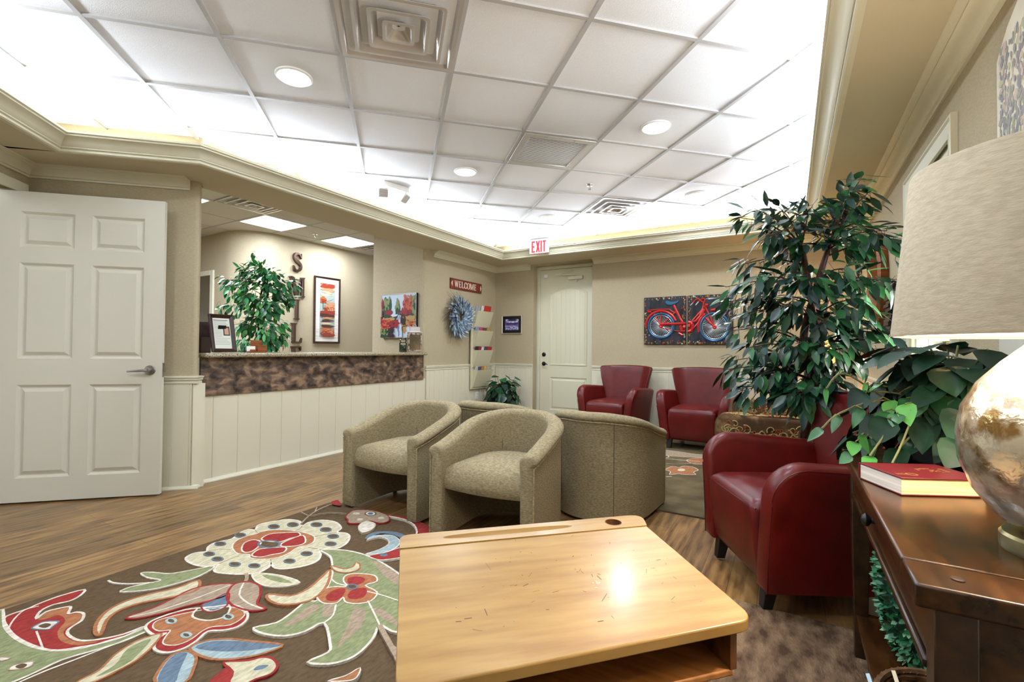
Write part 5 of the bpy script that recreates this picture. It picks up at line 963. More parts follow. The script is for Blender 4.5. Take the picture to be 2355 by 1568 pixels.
# ================================================================ PAISLEY LOVESEAT, SIDE TABLE AND FAR LAMP
t = thing('paisley_sofa', 'brown paisley upholstered sofa half hidden behind the ficus and red armchair', 'sofa', (.10, 4.62, .0105), -PI/2)
def scrolls(mb, x0, x1, z0, z1, fn, seed, n):
    random.seed(seed)
    for _ in range(n):
        cx = random.uniform(x0,x1); cz = random.uniform(z0,z1); r = random.uniform(.02,.045); a0 = random.uniform(0,6); s = random.choice((-1,1)); mi = random.choice((1,1,2))
        pts = [fn(cx+r*(1-k/12)*math.cos(a0+s*k*.55), cz+r*(1-k/12)*math.sin(a0+s*k*.55)) for k in range(11)]
        mb.tube(pts, [.0045*(1-.5*k/10) for k in range(11)], 4, mi)
# local: x along the sofa, -y front
def sofa_arm(x0):
    mb = MB(); rings = []
    prof = [(-.60,.10),(-.60,.30)]+[(-.53-.07*math.cos(PI/2*k/6),.52+.09*math.sin(PI/2*k/6)) for k in range(7)]+[(.0,.60),(.20,.60),(.24,.55),(.24,.10)]
    for s, xx in ((.0,0),(.02,0),(1,1)): pass
    rings = [[(x0+xx, -.18+(y+.18)*sc, .35+(z-.35)*sc) for y, z in prof] for xx, sc in ((-.085,.90),(-.080,.96),(-.065,1),(.065,1),(.080,.96),(.085,.90))]
    mb.loft(rings)
    random.seed(int(x0*100)+7)
    def onside(u, v): return (x0+.086, u, v)
    scrolls(mb, -.52, .18, .22, .54, lambda u, v: (x0+.087, u, v), int(x0*10)+3, 240)
    scrolls(mb, -.50, .18, -.05, .05, lambda u, v: (x0+v, u, .612), int(x0*10)+9, 110)
    obj('arm', mb, ['paisley','paisley_gold','paisley_rust'], t, smooth=40, tri=True)
sofa_arm(.66); sofa_arm(-.60)
mb = MB(); mb.box(-.52,-.50,.10,.58,.2,.30); obj('base', mb, 'paisley', t, bevel=.02)
for x0, x1 in ((-.51,.02),(.04,.57)): mb = MB(); mb.box(x0,-.55,.30,x1,.10,.44); obj('seat_cushion', mb, 'paisley', t, bevel=.04, seg=4)
mb = MB(); mb.loft([[(a,b,z) for a,b in rr(-.60,y0,.66,y1,.04,3)] for y0, y1, z in ((.10,.30,.10),(.14,.34,.5),(.18,.38,.70),(.20,.37,.74))]); obj('backrest', mb, 'paisley', t, smooth=50)
for x in (-.60,.66):
    for y in (-.50,.18): mb = MB(); mb.lathe([(.02,0),(.028,.10)], 12, (x,y)); obj('leg', mb, 'black', t)
t = thing('side_table', 'orange brown wooden side table in the far right corner behind the ficus', 'side table', (.26, 5.72, .0105))
mb = MB(); mb.box(-.25,-.25,.57,.25,.25,.60); obj('top', mb, 'box_wood', t, bevel=.006)
mb = MB(); mb.box(-.22,-.22,.48,.22,.22,.57); obj('apron', mb, 'box_wood', t)
for sx in (-1,1):
    for sy in (-1,1): mb = MB(); mb.box(sx*.2-.022,sy*.2-.022,0,sx*.2+.022,sy*.2+.022,.48); obj('leg', mb, 'box_wood', t, bevel=.003)
t = thing('table_lamp', 'far table lamp with glowing square gold shade in the corner behind the ficus', 'table lamp', (.24, 5.72, .611))
mb = MB(); mb.lathe([(.07,0),(.07,.02),(.03,.04),(.06,.12),(.07,.18),(.04,.26),(.014,.30),(.014,.40)], 20); obj('base', mb, 'bronze', t)
mb = MB(); mb.loft([[(a*s,b*s,z) for a,b in rr(-1,-1,1,1,.05,2)] for s, z in ((.145,.375),(.125,.62))], False, False); mb.loft([[(a*s,b*s,z) for a,b in rr(-1,-1,1,1,.05,2)] for s, z in ((.143,.376),(.123,.62))], False, False); obj('shade', mb, 'shade_gold', t)
l = bpy.data.lights.new('far_lamp_bulb', 'POINT'); l.energy = K_LAMP*1.6; l.color = (1,.72,.38); l.shadow_soft_size = .05; o = bpy.data.objects.new('far_lamp_bulb', l); COL.objects.link(o); o.location = (.24,5.72,1.16)

# ================================================================ BICYCLE PICTURES (relief tin panels), on the back wall
def bike_canvas(name, label, X0, X1, zx0, zx1, half):
    t = thing(name, label, 'picture', ((X0+X1)/2, 6.262, 1.49), 0, 'pair of bicycle pictures')
    w = (X1-X0); cx = (X0+X1)/2
    def T(zx, zy): 
        H = 1030+(zx-135)*.0346; return ((X0+(zx-zx0)/(zx1-zx0)*w)-cx, (1.18+(1245-zy)/H*.62)-1.49)
    mb = MB(); mb.box(-w/2,-.025,-.312,w/2,0,.312); obj('panel', mb, 'tin_black', t, bevel=.004)
    mb = MB(); D = ['tin_red','tin_blue','tin_silver','tin_gold']
    def tb(pts, r, mi, y=-.030): mb.tube([(T(a,b)[0], y, T(a,b)[1]) for a,b in pts], r, 6, mi)
    def circ(cx_, cy_, rx, ry, r, mi, a0=0, a1=2*PI, y=-.030, n=36): tb([(cx_+rx*math.cos(a0+(a1-a0)*k/n), cy_+ry*math.sin(a0+(a1-a0)*k/n)) for k in range(n+1)], r, mi, y)
    random.seed(3+half)
    if half == 0:
        C = (505,840); circ(*C, 268, 268, .014, 1); circ(*C, 232, 232, .004, 2)
        for k in range(36): a = 2*PI*k/36+.05; tb([(C[0]+30*math.cos(a),C[1]+30*math.sin(a)),(C[0]+225*math.cos(a),C[1]+225*math.sin(a))], .0022, 2, -.027)
        circ(*C, 325, 325, .016, 0, PI, 2*PI-.35); tb([(175,860),(180,800)], .014, 0)
        tb([(200,500),(440,480),(680,475),(740,530),(800,540)], .009, 0); tb([(215,530),(300,530)], .014, 0); tb([(700,500),(810,560)], .007, 0)
        for p in ((340,545),(505,510),(820,520)): tb([p,C], .008, 0)
        tb([(770,385),(830,520),(900,680),(950,760)], .016, 0); tb([(490,810),(700,800),(1015,790)], .019, 0); circ(*C, 25, 25, .014, 0)
        tb([(510,880),(700,930),(940,970)], .006, 0); tb([(905,830),(930,960),(1000,960)], .018, 0); tb([(970,850),(930,990)], .009, 0); tb([(870,1000),(950,1045)], .013, 0); tb([(960,870),(1010,880)], .03, 0)
        P = catmull([(600,310),(640,285),(720,310),(800,305),(870,285),(860,320),(790,360),(700,378),(630,365)], True, 3)
        mb.loft([[(T(a,b)[0],y,T(a,b)[1]) for a,b in P] for y in (-.026,-.040)], mi=1)
    else:
        C = (1635,870); circ(*C, 300, 300, .015, 1); circ(*C, 262, 262, .004, 2)
        for k in range(40): a = 2*PI*k/40; tb([(C[0]+30*math.cos(a),C[1]+30*math.sin(a)),(C[0]+255*math.cos(a),C[1]+255*math.sin(a))], .0022, 2, -.027)
        circ(*C, 350, 350, .013, 0, PI*.93, PI*1.25); circ(C[0]+10,C[1]+30, 350, 400, .020, 0, PI*1.42, PI*1.72)
        tb([(1290,985),(1275,800),(1330,680),(1440,580)], .012, 0)
        tb([(1415,400),(1520,600),(1635,870)], .011, 0); tb([(1400,590),(1500,740),(1620,850)], .011, 0); circ(*C, 24, 24, .014, 0)
        tb([(1400,390),(1380,480),(1230,650),(1150,740)], .010, 0); tb([(1420,480),(1340,620),(1230,740),(1140,760)], .016, 0); tb([(1370,640),(1250,820),(1120,960),(1055,970)], .010, 0)
        tb([(1060,760),(1120,770),(1165,850),(1120,950),(1060,975)], .022, 0); tb([(1060,860),(1110,860)], .040, 0); tb([(1340,620),(1400,480)], .026, 0, -.028)
        tb([(1400,380),(1410,330),(1430,290),(1410,245),(1350,270),(1290,320)], .010, 0); tb([(1385,330),(1340,300),(1280,255),(1220,280),(1170,340)], .010, 0); tb([(1175,335),(1110,400)], .007, 2); tb([(1290,320),(1230,390)], .007, 2)
        tb([(1440,400),(1500,395)], .024, 0)
    for _ in range(150):      # gilded rivets and flecks round the border
        e = random.choice('tblr'); u = random.uniform(-1,1)*w/2*.97; v = random.uniform(-1,1)*.30; d = abs(random.gauss(0,.018))
        p = {'t':(u,.302-d),'b':(u,-.302+d),'l':(-w/2+.012+d,v),'r':(w/2-.012-d,v)}[e]
        r = random.uniform(.004,.011); mi = random.choice((3,3,3,2,0)); 
        mb.loft([[(p[0]+r*s*math.cos(2*PI*k/6), y, p[1]+r*s*1.4*math.sin(2*PI*k/6)) for k in range(6)] for s, y in ((1,-.025),(.6,-.029))], mi=mi)
    obj('bicycle_relief', mb, D, t)
bike_canvas('bicycle_picture', 'left tin picture: red bicycle rear wheel and blue seat on black', -1.675, -1.140, 135, 1020, 0)
bike_canvas('bicycle_picture', 'right tin picture: red bicycle front wheel and handlebars on black', -1.122, -.597, 1045, 2015, 1)

# ================================================================ THINGS ON THE RIGHT WALL (face -x)
RWR = -PI/2
t = thing('oval_wall_frame', 'large oval brown wooden frame on the right wall behind the ficus', 'wall frame', (.638, 4.70, 1.66), RWR)
mb = MB(); mb.loft([[((.27+o)*math.cos(2*PI*k/40), y, (.39+o)*math.sin(2*PI*k/40)) for k in range(40)] for o, y in ((.0,0),(.02,-.05),(.0,-.07),(-.03,-.06),(-.05,-.02),(-.05,-.005))], False, False); obj('frame', mb, 'box_wood', t)
mb = MB(); mb.loft([[(.23*math.cos(2*PI*k/40), y, .35*math.sin(2*PI*k/40)) for k in range(40)] for y in (-.004,-.008)]); obj('inset', mb, mat('aged_ivory',(206,190,160),.4), t)
t = thing('metal_wall_plaque', 'narrow black ironwork plaque on the right wall beside the lampshade', 'wall decoration', (.638, 4.22, 1.42), RWR)
mb = MB(); mb.box(-.09,-.02,-.18,.09,0,.18); random.seed(4)
for k in range(14): zc = -.17+k*.026; mb.box(-.12+random.uniform(0,.03),-.035-random.uniform(0,.02),zc-.011,.12-random.uniform(0,.03),-.015,zc+.011)
obj('ironwork', mb, 'black', t)
t = thing('arched_canvas', 'tall pale painted panel with clipped corners on the right wall above the lamp', 'picture', (.638, 1.845, 1.70), RWR)
mb = MB(); A_ = [(-.35,-.62),(.35,-.62),(.35,.40),(.26,.47),(.0,.58),(-.26,.47),(-.35,.40)]
mb.loft([[(a,y,b) for a,b in A_] for y in (0,-.03)]); obj('panel', mb, 'box_wood', t)
mb = MB(); mb.loft([[(a*.985,y,b*.985) for a,b in A_] for y in (-.0300,-.032)], mi=0); random.seed(9)
for _ in range(1500):
    x = random.uniform(-.32,.32); z = random.uniform(-.1,.42); r = random.uniform(.004,.013); mi = random.choice((1,1,2,3,3,4)); yy = -.0325-random.random()*.001
    mb.add([(x+r*random.uniform(.6,1.2)*math.cos(2*PI*k/6), yy, z+r*random.uniform(.8,1.6)*math.sin(2*PI*k/6)) for k in range(6)], [tuple(range(6))], mi)
obj('painting', mb, [mat('pale_wash',(204,200,184),.7,col2=(186,182,166),scale=8), mat('fol_grey',(136,138,128),.7), mat('fol_olive',(166,166,136),.7), mat('fol_violet',(124,122,132),.7), mat('fol_rose',(180,160,152),.7)], t, tri=True)

# ================================================================ SCHOOL DESK (left-front edges follow the 45 degree grid)
DZ = .65
t = thing('school_desk', 'old maple school desk with pencil groove and round inkwell hole, in the foreground', 'desk', (-.43, .80, 0))
off = Vector((-.43, .80))
def L2(p): return (p[0]+.43, p[1]-.80)
bl, br, fr_, fl_ = L2((-.810,.832)), L2((-.352,1.290)), L2((-.055,.992)), L2((-.500,.508))
hl, hr = L2((-.757,.779)), L2((-.318,1.218))         # joint between fixed strip and lid
def rcorner(P, rads, n=6):
    out = []
    for i in range(len(P)):
        p = Vector(P[i]); a = (Vector(P[i-1])-p); b = (Vector(P[(i+1)%len(P)])-p); r = rads[i]
        if r <= 0: out.append(tuple(p)); continue
        a.normalize(); b.normalize()
        for k in range(n+1):
            u = k/n; out.append(tuple((1-u)**2*(p+a*r)+2*u*(1-u)*p+u*u*(p+b*r)))
    return out
lid = rcorner([hl, fl_, fr_, hr], [.004, .03, .035, .004])
DROP = .051
def lidz(x, y):
    a = Vector(hl); e = (Vector(hr)-a).normalized(); nn = Vector((e.y,-e.x)); dd = (Vector((x,y))-a).dot(nn); full = (Vector(fl_)-a).dot(nn); return -DROP*dd/full
mb = MB(); mb.prism(lid, DZ-.022, DZ); mb.v = [(x,y,z+lidz(x,y)) for x,y,z in mb.v]; lo = obj('lid', mb, 'maple', t, bevel=.005, seg=3)
strip_ = rcorner([bl, hl, hr, br], [.03, .003, .003, .045])
# fixed strip: ngon with the inkwell hole and a scooped pencil groove
ux = (Vector(br)-Vector(bl)).normalized(); uy = Vector((-ux.y, ux.x))
def SP(s, o): 
    p = Vector(bl)+ux*s-uy*o; return (p.x, p.y)
Ls = (Vector(br)-Vector(bl)).length
bm = bmesh.new()
def oval(cs, co, rx, ry, n=20): return [SP(cs+rx*math.copysign(abs(math.cos(a))**.5, math.cos(a)) if rx > .05 else cs+rx*math.cos(a), co+ry*math.sin(a)) for a in [2*PI*k/n for k in range(n)]]
groove = oval(.265, .037, .165, .0135, 32); ink = oval(.545, .037, .022, .022, 24)
outer = [(p[0],p[1]) for p in strip_]
from mathutils.geometry import tessellate_polygon
def flat_with_holes(z, loops):
    vs = [Vector((x,y,0)) for lp in loops for x,y in lp]; tr = tessellate_polygon([[Vector((x,y,0)) for x,y in lp] for lp in loops])
    return [(v.x,v.y,z) for v in vs], [tuple(f) for f in tr]
mb = MB(); v, f = flat_with_holes(DZ+.002, [outer, groove, ink]); mb.add(v, f)
mb.loft([[(x,y,DZ+.002) for x,y in outer], [(x,y,DZ-.022) for x,y in outer]], False, True)
mb.loft([[(x,y,DZ+.002) for x,y in groove], [(x,y,DZ-.002) for x,y in oval(.265,.037,.160,.0105,32)], [(x,y,DZ-.006) for x,y in oval(.265,.037,.150,.006,32)]], False, True)
obj('pen_strip', mb, 'maple', t, smooth=30)
mb = MB(); mb.loft([[(x,y,DZ+.0025) for x,y in ink], [(x,y,DZ+.0025) for x,y in oval(.545,.037,.0205,.0205,24)], [(x,y,DZ-.05) for x,y in oval(.545,.037,.0205,.0205,24)]], False, True); obj('inkwell', mb, 'maple_dark', t)
# open box under the lid: sides, shelf, and cast legs
def inn(p, q, a, b): return tuple(Vector(p)*(1-a)+Vector(q)*a)
c_ = Vector(((bl[0]+br[0]+fr_[0]+fl_[0])/4, (bl[1]+br[1]+fr_[1]+fl_[1])/4))
def shr(p, k): return tuple(c_+(Vector(p)-c_)*k)
Q = [shr(p,.90) for p in (bl, fl_, fr_, br)]
def wallseg(mb, a, b, z0, z1, th=.014):
    a = Vector(a); b = Vector(b); d = (b-a).normalized(); n_ = Vector((-d.y,d.x))*th/2
    mb.prism([tuple(a+n_), tuple(b+n_), tuple(b-n_), tuple(a-n_)], z0, z1)
mb = MB(); wallseg(mb, Q[0], Q[1], .500, DZ-.023); wallseg(mb, Q[2], Q[3], .500, DZ-.023); wallseg(mb, Q[3], Q[0], .500, DZ-.023); mb.v = [(x,y,(z+min(0,lidz(x,y))) if z > .55 else z) for x,y,z in mb.v]; obj('box_sides', mb, 'maple_dark', t)
mb = MB(); mb.prism(Q, .488, .501); obj('book_shelf', mb, mat('maple_shelf',(178,120,66),.4,col2=(146,92,46),scale=6,stretch=(1,9,3)), t, bevel=.003)
for k, (a, b) in enumerate(((Q[0],Q[1]),(Q[2],Q[3]))):
    m_ = (Vector(a)+Vector(b))/2; d = (Vector(b)-Vector(a)).normalized()
    mb = MB(); mb.tube([(m_.x,m_.y,.488),(m_.x,m_.y,.10)], .018, 10); mb.tube([(m_.x-d.x*.20,m_.y-d.y*.20,.025),(m_.x-d.x*.1,m_.y-d.y*.1,.07),(m_.x,m_.y,.11),(m_.x+d.x*.1,m_.y+d.y*.1,.07),(m_.x+d.x*.20,m_.y+d.y*.20,.025)], [.014,.018,.022,.018,.014], 8)
    mb.tube([(m_.x,m_.y,.35),(m_.x+d.x*.14,m_.y+d.y*.14,.488)], .012, 8); mb.tube([(m_.x,m_.y,.35),(m_.x-d.x*.14,m_.y-d.y*.14,.488)], .012, 8)
    obj('leg', mb, 'black', t)
# wear marks in the lid surface
random.seed(21); mb = MB()
fx = (Vector(fr_)-Vector(fl_)); fy = (Vector(hl)-Vector(fl_))
def LP(u, v): p = Vector(fl_)+fx*u+fy*v; return p
for _ in range(75):
    u, v = random.gauss(.55,.25), random.gauss(.45,.25)
    if not (.05 < u < .93 and .06 < v < .94): continue
    p = LP(u,v); a = random.uniform(0,PI); l_ = abs(random.gauss(0,.009))+.001; w_ = random.uniform(.0003,.0008); d = Vector((math.cos(a),math.sin(a))); nn = Vector((-d.y,d.x))*w_
    mb.add([(p.x-nn.x,p.y-nn.y,DZ+.0003),(p.x+d.x*l_-nn.x,p.y+d.y*l_-nn.y,DZ+.0003),(p.x+d.x*l_+nn.x,p.y+d.y*l_+nn.y,DZ+.0003),(p.x+nn.x,p.y+nn.y,DZ+.0003)], [(0,1,2,3)])
p = LP(.60,.42)
for k in range(5): q = p+Vector((random.uniform(-.008,.008),random.uniform(-.012,.012))); r = random.uniform(.002,.005); mb.add([(q.x+r*random.uniform(.5,1.3)*math.cos(a),q.y+r*random.uniform(.5,1.3)*math.sin(a),DZ+.0004) for a in [2*PI*i/7 for i in range(7)]], [tuple(range(7))], 1)
mb.v = [(x,y,z+lidz(x,y)) for x,y,z in mb.v]
obj('wear_marks', mb, ['scratch', mat('chip_grey',(186,170,150),.6)], lo)

# ================================================================ CONSOLE TABLE
CZ = .755
t = thing('console_table', 'dark brown wooden console table with drawers and lower shelf along the right wall', 'console table', (.40, 1.53, 0))
Y0c, Y1c = .925-1.53, 2.145-1.53; X0c, X1c = .150-.40, .625-.40
X0c = .162-.40
mb = MB(); mb.box(X0c, Y0c+.105, -.036+CZ, X1c, Y1c-.105, CZ); mb.box(X0c, Y0c, CZ-.036, X1c, Y0c+.103, CZ-.0005); mb.box(X0c, Y1c-.103, CZ-.036, X1c, Y1c, CZ-.0005)
top = obj('tabletop', mb, 'dark_wood', t, bevel=.005, seg=3)
mb = MB()
for yy in (Y0c+.05, Y1c-.05):
    for xx in (X0c+.06, X1c-.06): mb.lathe([(.009,CZ-.001),(.009,CZ+.001),(.006,CZ+.0015)], 16, (xx,yy))
obj('peg', mb, 'dark_wood_flat', top)
lg = .052
for sx in (0,1):
    for sy in (0,1):
        x = X0c+.028 if sx == 0 else X1c-.02-lg; y = Y0c+.03 if sy == 0 else Y1c-.03-lg
        mb = MB(); mb.loft([[(x+e,y+e,z),(x+lg-e,y+e,z),(x+lg-e,y+lg-e,z),(x+e,y+lg-e,z)] for e, z in ((.008,.0148),(.0,.45),(.0,CZ-.036))]); obj('leg', mb, 'dark_wood_flat', t, bevel=.003)
ax = X0c+.036
mb = MB(); mb.box(ax, Y0c+.082, CZ-.15, X1c-.03, Y0c+.10 , CZ-.036); mb.box(ax,Y1c-.10,CZ-.15,X1c-.03,Y1c-.082,CZ-.036); mb.box(X1c-.05,Y0c+.08,CZ-.15,X1c-.03,Y1c-.08,CZ-.036); mb.box(ax+.004,Y0c+.08,CZ-.15,ax+.018,Y1c-.08,CZ-.036)
mb.box(ax+.0, Y0c+.045, CZ-.15, X1c-.03, Y0c+.06, CZ-.036)
obj('apron', mb, 'dark_wood', t)
mb = MB(); mb.box(ax-.012, Y0c+.082, CZ-.166, ax+.012, Y1c-.082, CZ-.150); obj('apron_moulding', mb, 'dark_wood', t, bevel=.004)
n_dr = 1; Ld = (Y1c-Y0c-.164)/n_dr; hy_ = 0
for k in range(n_dr):
    y0 = Y0c+.082+k*Ld+.003; mb = MB(); mb.box(ax-.004, y0, CZ-.146, ax+.004, y0+Ld-.006, CZ-.040); d_ = obj('drawer', mb, 'dark_wood', t, bevel=.002)
    mb = MB(); yc = y0+Ld/2-.003
    mb.loft([[(ax-.004-o, yc+r*math.cos(a), CZ-.092+r*math.sin(a)) for a in [2*PI*i/16 for i in range(16)]] for r, o in ((.012,0),(.008,.004),(.007,.012),(.015,.018),(.017,.024),(.012,.031),(.004,.034))]); obj('knob', mb, 'black', d_)
mb = MB(); mb.box(X0c+.04, Y0c+.05, .145, X1c-.03, Y1c-.05, .168); obj('shelf', mb, 'dark_wood', t, bevel=.003)
# book
t = thing('book', 'thick dark red hardcover book with gold emblem lying on the console table', 'book', (.232, 1.462, CZ+.001), math.radians(61))
bw, bd, bh = .165, .235, .045
# local: corner nearest camera at origin; fore edge runs to +x... placed from the visible corner
t.location = (.232, 1.462, CZ+.001)
def bk(x0,y0,z0,x1,y1,z1,mi=0): mb.box(x0,y0,z0,x1,y1,z1,mi)
t.rotation_euler = (0,0,math.radians(27))
mb = MB(); mb.box(.003,.003,.0025,.195,.150,.0405,0); mb.box(.0028,.0034,.0026,.0032,.1496,.0404,1); obj('pages', mb, ['page_cream','page_white'], t)
mb = MB(); mb.box(0,0,0,.198,.156,.003); mb.box(0,0,.040,.198,.156,.0435); mb.box(0,.150,0,.198,.156,.0435); 
cv_ = obj('cover', mb, 'book_red', t, bevel=.001)
mb = MB()
mb.loft([[(.05+r*math.cos(a)*1.1,.035+r*math.sin(a),.0437+(.0002 if i in (1,2) else 0)) for a in [2*PI*k/20 for k in range(20)]] for i, r in enumerate((.008,.0085,.012,.0125))], False, False)
for k in range(3): mb.box(.015+k*.007,.03,.0436,.018+k*.007,.042,.044)
random.seed(2)
for k in range(34): x = .13+random.uniform(-.035,.035); y = .08+random.uniform(-.02,.02); mb.box(x,y,.0436,x+random.uniform(.003,.012),y+.0018,.0440)
obj('emblem', mb, 'gold', t)
# near table lamp
lx, ly = .405, 1.177
t = thing('table_lamp', 'large table lamp with beige linen drum shade and mottled mercury glass base', 'table lamp', (lx, ly, CZ))
mb = MB(); mb.lathe([(.078,0),(.080,.004),(.080,.026),(.076,.031),(.040,.032)], 48); obj('base', mb, 'brass', t, smooth=30)
mb = MB(); mb.lathe([(.043,.031),(.058,.036),(.088,.060),(.116,.10),(.134,.15),(.138,.20),(.130,.25),(.108,.295),(.076,.334),(.048,.362),(.034,.378),(.030,.392)], 56); obj('glass_body', mb, 'mercury_glass', t, smooth=60)
mb = MB(); mb.lathe([(.032,.392),(.034,.400),(.026,.410),(.012,.415),(.012,.50)], 24); obj('neck', mb, 'brass', t)
r1, r2, z1, z2 = .230, .200, .380, .690
mb = MB(); 
mb.loft([[(r*math.cos(2*PI*k/64), r*math.sin(2*PI*k/64), z) for k in range(64)] for r, z in ((r1,z1),(r1+.002,z1+.006),(r2+.002,z2-.006),(r2,z2),(r2-.003,z2),(r2-.004,z2-.01),(r1-.006,z1+.01),(r1-.003,z1))]+[[(r1*math.cos(2*PI*k/64), r1*math.sin(2*PI*k/64), z1) for k in range(64)]], False, False)
sh = obj('shade', mb, 'lampshade', t, smooth=50)
mb = MB(); mb.loft([[(r*math.cos(2*PI*k/64), r*math.sin(2*PI*k/64), z) for k in range(64)] for r, z in ((r1-.0075,z1+.004),(r2-.006,z2-.006))], False, False); obj('shade_lining', mb, 'shade_inner', sh)
l = bpy.data.lights.new('near_lamp_bulb', 'POINT'); l.energy = K_LAMP*4.2; l.color = (1,.90,.76); l.shadow_soft_size = .04; o = bpy.data.objects.new('near_lamp_bulb', l); COL.objects.link(o); o.location = (lx,ly,CZ+.575)

# ================================================================ PLANTS
def pot(t, prof, m='black', seg=28, soilz=None, c=(0,0)):
    mb = MB(); mb.lathe(prof, seg, c); obj('pot', mb, m, t)
# 1. the big ficus beside the front red chair
random.seed(12)
t = thing('ficus_tree', 'tall artificial ficus tree with dark leaves and red brown trunks behind the red armchair', 'tree', (.16, 3.42, .0105))
base = Vector((.16, 3.42, .0105))
pot(t, [(.12,0),(.145,.04),(.165,.26),(.175,.28),(.165,.29),(.15,.285),(.15,.25)])
mb = MB(); mb.lathe([(.149,.25),(.149,.262)], 24); obj('soil', mb, 'soil', t)
trunks = [[(.03,0,.25),(.02,-.06,.55),(-.05,-.16,.85),(-.01,-.2,1.15),(-.06,-.2,1.45),(-.10,-.18,1.72)], [(-.03,.02,.25),(-.09,-.06,.55),(-.03,-.14,.85),(-.09,-.18,1.15),(-.03,-.2,1.45),(.03,-.2,1.68)], [(.04,.04,.25),(.05,-.02,.55),(.01,-.1,.82),(-.02,-.12,1.0),(.02,-.1,1.3)]]
mb = MB()
for tr in trunks: c = catmull(tr, False, 6); mb.tube(c, [.032-.016*k/(len(c)-1) for k in range(len(c))], 8)
obj('trunk', mb, 'bark', t)
nodes = [Vector(p) for tr in trunks for p in catmull(tr, False, 4) if p[2] > .72]
def foliage_branch(mbB, mbL, a, tip, rad, nleaf, L, W, mats_n, droop=1.0, spread=.11, sag=.05):
    a = Vector(a); tip = Vector(tip); mid = (a+tip)/2+Vector((0,0,.08*(tip-a).length+sag*.2))
    c = [Vector(p) for p in catmull([tuple(a), tuple(mid), tuple(tip)], False, 6)]; mbB.tube(c, [rad*(1-.7*k/(len(c)-1)) for k in range(len(c))], 5)
    n = len(c)
    for q in range(nleaf):
        u = random.uniform(.30,1.03); i = min(int(u*(n-1)), n-2); p = c[i].lerp(c[i+1], min(1.0,u*(n-1)-i))
        ax_ = (c[i+1]-c[i]).normalized(); th = random.uniform(0,2*PI); s1 = ax_.cross(Vector((0,0,1))); s1 = s1.normalized() if s1.length > .01 else Vector((1,0,0)); s2 = ax_.cross(s1)
        side = s1*math.cos(th)+s2*math.sin(th)
        r = random.uniform(.0, spread)*(1 if u < 1 else .4); p0 = p+side*r+Vector((0,0,-r*.3))
        d = ax_*.7+side*random.uniform(.3,1.0)+Vector((0,0,-random.uniform(.2,1.1)*droop))
        leaf(mbL, p0, d, (random.uniform(-.5,.5), random.uniform(-.6,.2), 1), L*random.uniform(.75,1.15), W*random.uniform(.8,1.15), random.choice(mats_n), droop=random.uniform(.1,.7))
        if r > .03: mbB.tube([p, p0], rad*.22, 3)
mbB, mbL = MB(), MB()
for tp in TIPS:
    tip = Vector(tp)-base; a = min(nodes, key=lambda v: (v-tip).length + (0 if v.z < tip.z else (v.z-tip.z)*2.0))
    foliage_branch(mbB, mbL, a, tip, .006, 30, .112, .042, [0,0,0,1,1,2], 0.85, .08)
bb = obj('branches', mbB, 'bark', t); obj('foliage', mbL, ['leaf_dark','leaf_mid','leaf_blue','leaf_pale'], t, smooth='leaf')
# 2. ficus behind the reception counter
random.seed(31)
t = thing('ficus_tree', 'bright green artificial ficus tree behind the reception counter beside the SMILE letters', 'tree', (-4.85, 2.86, 0))
pot(t, [(.12,0),(.14,.04),(.16,.30),(.17,.32),(.155,.32),(.15,.28)], 'wicker')
mb = MB(); mb.lathe([(.149,.28),(.149,.292)], 20); obj('soil', mb, 'soil', t)
mb = MB(); tr2 = [[(.03,0,.28),(.0,.02,.7),(.03,-.02,1.1),(-.01,.0,1.5),(.02,.02,1.78)], [(-.03,.02,.28),(.03,-.03,.7),(-.02,.03,1.1),(.05,.0,1.5),(.06,.06,1.70)]]
for tr in tr2: c = catmull(tr, False, 5); mb.tube(c, [.017-.008*k/(len(c)-1) for k in range(len(c))], 7)
obj('trunk', mb, 'bark', t); nodes = [Vector(p) for tr in tr2 for p in catmull(tr, False, 4) if p[2] > .8]
mbB, mbL = MB(), MB()
T2 = [(-.02,0,2.02),(.14,.05,1.94),(-.12,-.08,1.92),(.28,.14,1.86),(.40,.3,1.80),(-.30,-.2,1.80),(.05,.42,1.70),(.16,.50,1.62),(-.26,-.12,1.66),(-.10,-.34,1.50),(.02,-.38,1.72),(.20,.30,1.52),(.12,-.2,1.62),(-.2,.2,1.6),(.3,.05,1.55),(-.1,-.3,1.3),(.22,.36,1.32),(.10,.46,1.20),(-.2,.05,1.34),(.3,0,1.3),(.1,-.36,1.16),(.25,.2,1.16),(-.1,.2,1.2),(.0,-.2,1.05),(.2,-.15,1.1),(.05,.30,1.0),(-.2,-.2,1.0),(.24,.44,.92),(0,.5,.95),(.1,-.3,.9),(.2,.1,.95),(.12,.0,1.45),(.16,.1,1.75),(-.04,-.12,1.78)]
for tp in T2:
    tip = Vector((tp[0]-.02, tp[1]*.72-.09, tp[2])); a = min(nodes, key=lambda v: (v-tip).length + (0 if v.z < tip.z else (v.z-tip.z)*2.0)); foliage_branch(mbB, mbL, a, tip, .004, 42, .085, .042, [0,0,1,2], 1.1, .10)
obj('branches', mbB, 'bark_grey', t); obj('foliage', mbL, ['leaf_fresh','leaf_mid','leaf_bright'], t, smooth='leaf')
